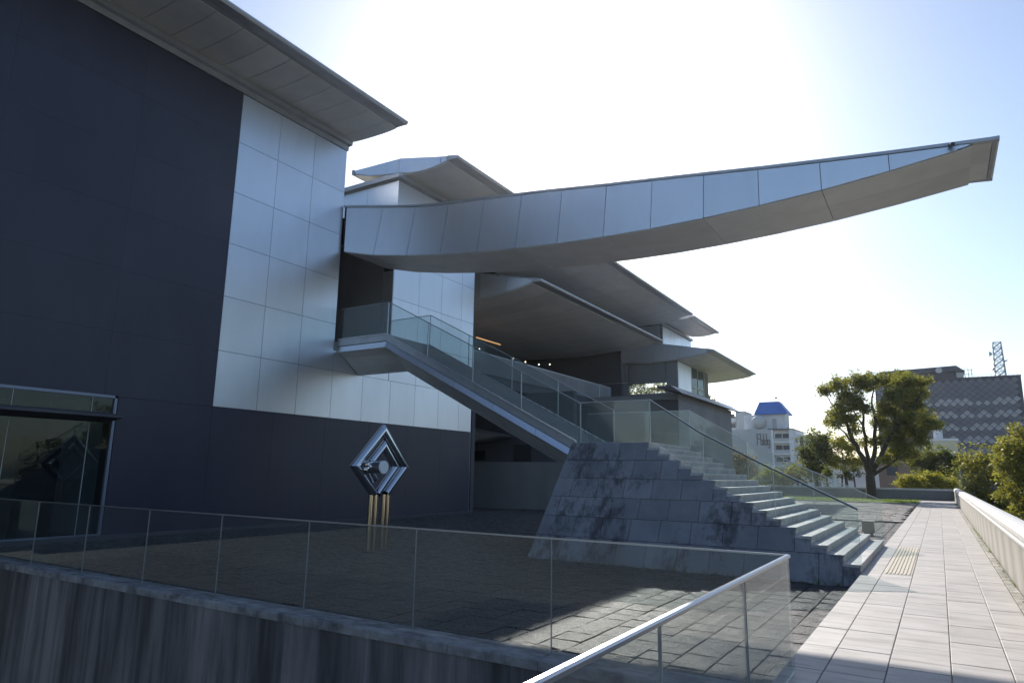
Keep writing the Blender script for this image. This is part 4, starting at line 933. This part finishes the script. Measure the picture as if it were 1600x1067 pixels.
# white block behind
bb = thing('apartment_building', 'pale block with stepped outside stairs behind the grey sign wall', 'building')
BYY = 220
MB().box(-53.2, -50.4, BYY, BYY+10, -6.2, 22.0).box(-62, -53.21, BYY+2, BYY+12, -6.2, 20.6).box(-50.39, -46.5, BYY+3, BYY+12, -6.2, 19.3).build('wall', M['palegrey'], bb)
for k in range(6):
    z = 19.0-k*3.1
    MB().box(-57, -53.3, BYY+0.6, BYY+1.99, z-0.3, z+0.9).build('balcony', M['white'], bb)
    MB().box(-55.6, -54.0, BYY+1.9, BYY+1.995, z+1.0, z+2.3).build('window', M['shade'], bb)
    MB().box(-50.1, -47.6, BYY+2.0, BYY+2.99, z-0.6, z-0.2).box(-47.6, -47.2, BYY+2, BYY+2.99, z-2.6, z+.2).build('balcony', M['white'], bb)
    MB().box(-49.6, -48.2, BYY+2.93, BYY+2.995, z, z+1.7).build('window', M['shade'], bb)
# dark office block clad in diamond tiles
of = thing('office_building', 'dark office block clad in diamond tiles with pale zigzag bands and rooftop mast', 'building')
OY = 230
MB().box(-14.1, 21.6, OY, OY+22, -6.2, 30.05).build('wall', M['offdark'], of)
bm_l = MB(); hw = 0.98; hh = 0.88; cnt = 0
dia_l = MB().add([(-hw*.9, -0.09, 0), (0, -0.09, -hh*.9), (hw*.9, -0.09, 0), (0, -0.09, hh*.9), (-hw*.9, 0.0, 0), (0, 0.0, -hh*.9), (hw*.9, 0.0, 0), (0, 0.0, hh*.9)], [(0,1,2,3),(7,6,5,4),(0,4,5,1),(1,5,6,2),(2,6,7,3),(3,7,4,0)]).mesh('pale_tile', M['offlight'])
dk = MB(); row = 0; z = 29.1; far_l = MB()

while z > 3:
    x = -13.2+(hw if row % 2 else 0)
    while x < 20.9:
        light = row >= 6 and (row-6) % 4 in (0, 1) and random.random() > (0.30 if (row-6) % 4 == 0 else 0.06)
        if light and cnt < 300:
            place(dia_l, 'pale_tile', of, loc=(x, OY-0.004, z)); cnt += 1
        else:
            s_ = 0.9; tgt = far_l if light else dk
            tgt.add([(x-hw*s_, OY-0.06, z), (x, OY-0.06, z-hh*s_), (x+hw*s_, OY-0.06, z), (x, OY-0.06, z+hh*s_), (x-hw*s_, OY-.004, z), (x, OY-.004, z-hh*s_), (x+hw*s_, OY-.004, z), (x, OY-.004, z+hh*s_)],
                    [(0,1,2,3),(0,4,5,1),(1,5,6,2),(2,6,7,3),(3,7,4,0)])
        x += hw*2
    z -= hh; row += 1
dk.build('dark_tiles', M['offpanel'], of, kind='stuff')
if far_l.v: far_l.build('pale_tiles', M['offlight'], of, kind='stuff')
MB().box(-14.2, 21.7, OY-0.15, OY+22, 30.06, 30.35).build('roof_edge', M['offdark'], of)
MB().box(-11, 6.4, OY+1.5, OY+14, 30.36, 32.3).build('penthouse', M['offdark'], of)
MB().prism([(-13.0, 32.2), (-12.5, 33.4), (7.0, 34.0), (9.0, 32.3)], 'Y', OY+0.6, OY+16).build('penthouse_roof', M['offdark'], of)
MB().tube([(2.7, OY+0.55, 32.85), (2.7, OY+0.35, 32.85)], 0.85, 14).build('dish', M['palegrey'], of)
MB().box(6.9, 8.6, OY+1.5, OY+4, 30.36, 32.0).build('tank', M['palegrey'], of)
b = MB()
for x in (8.9, 9.8, 10.6): b.tube([(x, OY+2, 30.3), (x, OY+2, 33.2+random.uniform(-.6, .6))], 0.08, 5)
for z in (31.6, 32.6): b.tube([(8.4, OY+2, z), (10.9, OY+2, z)], 0.08, 5)
b.build('antenna_frame', M['steel'], of)
b = MB()
for k in range(14): b.tube([(8+k, OY+.5, 30.3), (8+k, OY+.5, 31.0)], 0.04, 4)
b.tube([(8, OY+.5, 31.0), (15.5, OY+.5, 31.0)], 0.04, 4); b.build('roof_rail', M['steel'], of)
mst = MB(); z0, z1 = 30.3, 40.4; mx = 17.4; nst = 6
cor = lambda z: [(mx+sx_*h_, OY+4+sy_*h_, z) for (sx_, sy_) in ((-1, -1), (1, -1), (1, 1), (-1, 1)) for h_ in (1.25-0.3*(z-z0)/(z1-z0),)]
for k in range(nst):
    a = cor(z0+(z1-z0)*k/nst); c = cor(z0+(z1-z0)*(k+1)/nst)
    for j in range(4):
        mst.tube([a[j], c[j]], 0.14, 5); mst.tube([a[j], c[(j+1) % 4]], 0.08, 4); mst.tube([a[(j+1) % 4], c[j]], 0.08, 4); mst.tube([c[j], c[(j+1) % 4]], 0.08, 4)
mo = mst.build('mast', M['steel'], of)
MB().tube([(15.9, OY+2.6, 37.0), (15.2, OY+2.6, 37.0)], [0.35, 0.75], 10).build('dish', M['palegrey'], mo)
MB().tube([(18.3, OY+2.8, 34.6), (19.4, OY+2.8, 35.0)], [0.3, .1], 8).tube([(15.9, OY+2.6, 32.6), (15.5, OY+2.4, 32.9)], [0.4, .6], 8).build('antenna', M['steel'], mo)
# houses between
h1 = thing('house', 'brown brick house with white flat roof behind the bright shrub', 'house')
MB().box(-7.2, 0.6, 110, 118, -6.2, 4.3).build('wall', M['brown'], h1); MB().box(-7.4, 0.8, 109.8, 118.2, 4.302, 4.75).build('roof', M['white'], h1)
MB().box(-6.2, -4.8, 109.92, 109.998, 2.2, 3.7).build('window', M['shade'], h1)
h2 = thing('house', 'pale yellow flat roofed house with white rooftop tank left of the office block', 'house')
MB().box(-1.9, 3.2, 140, 148, -6.2, 8.3).build('wall', M['ochre'], h2); MB().box(-2.1, 3.4, 139.8, 148.2, 8.302, 8.7).build('roof', M['white'], h2)
MB().box(-0.2, 1.2, 141, 143, 8.702, 10.6, 0.1).build('water_tank', M['white'], h2)
h3 = thing('house', 'small white house seen between trunk of lawn tree and saplings', 'house')
MB().box(-14.5, -6.5, 125, 133, -6.2, 3.4).build('wall', M['white'], h3); MB().prism([(-14.9, 3.402), (-6.1, 3.402), (-8, 4.8), (-13, 4.8)], 'Y', 124.6, 133.4).build('roof', M['palegrey'], h3)


# weeds in the joints by the stair foot and along the path edge
b = MB()
def tuft(X, Y, Z, h):
    for k in range(5):
        a = random.uniform(0, 6.28); l = h*random.uniform(.5, 1); ww = 0.006
        b.add([(X-ww, Y, Z), (X+ww, Y, Z), (X+math.cos(a)*l*.6, Y+math.sin(a)*l*.6, Z+l)], [(0, 1, 2)])
for i in range(70): tuft(random.uniform(-8.2, -1.5), yn(PZ)-random.uniform(0.0, 0.05), PZ-.02, random.uniform(.04, .16))
for i in range(160): tuft(0.90+random.uniform(-.02, .03), random.uniform(1.5, 40), 0.0, random.uniform(.02, .07))
me = bpy.data.meshes.new('weeds'); me.from_pydata(b.v, [], b.f); me.materials.append(M['blade']); o = place(me, 'weeds', plaza, kind='stuff')

# ================================================================== HAZE
hz = MB().box(-1230, 1230, -1230, 1230, -7.4, 46.0).build('haze', None, kind='stuff')  # slight distance haze, mostly added to imitate a veil of lens flare
hm = bpy.data.materials.new('haze_air'); hm.use_nodes = True; ht = hm.node_tree; ht.nodes.remove(bsdf(hm))
pv = ht.nodes.new('ShaderNodeVolumePrincipled'); pv.inputs['Color'].default_value = (0.88, 0.93, 1.0, 1); pv.inputs['Density'].default_value = HAZE; pv.inputs['Anisotropy'].default_value = 0.82
ht.links.new(pv.outputs[0], ht.nodes['Material Output'].inputs['Volume']); hz.data.materials.append(hm)
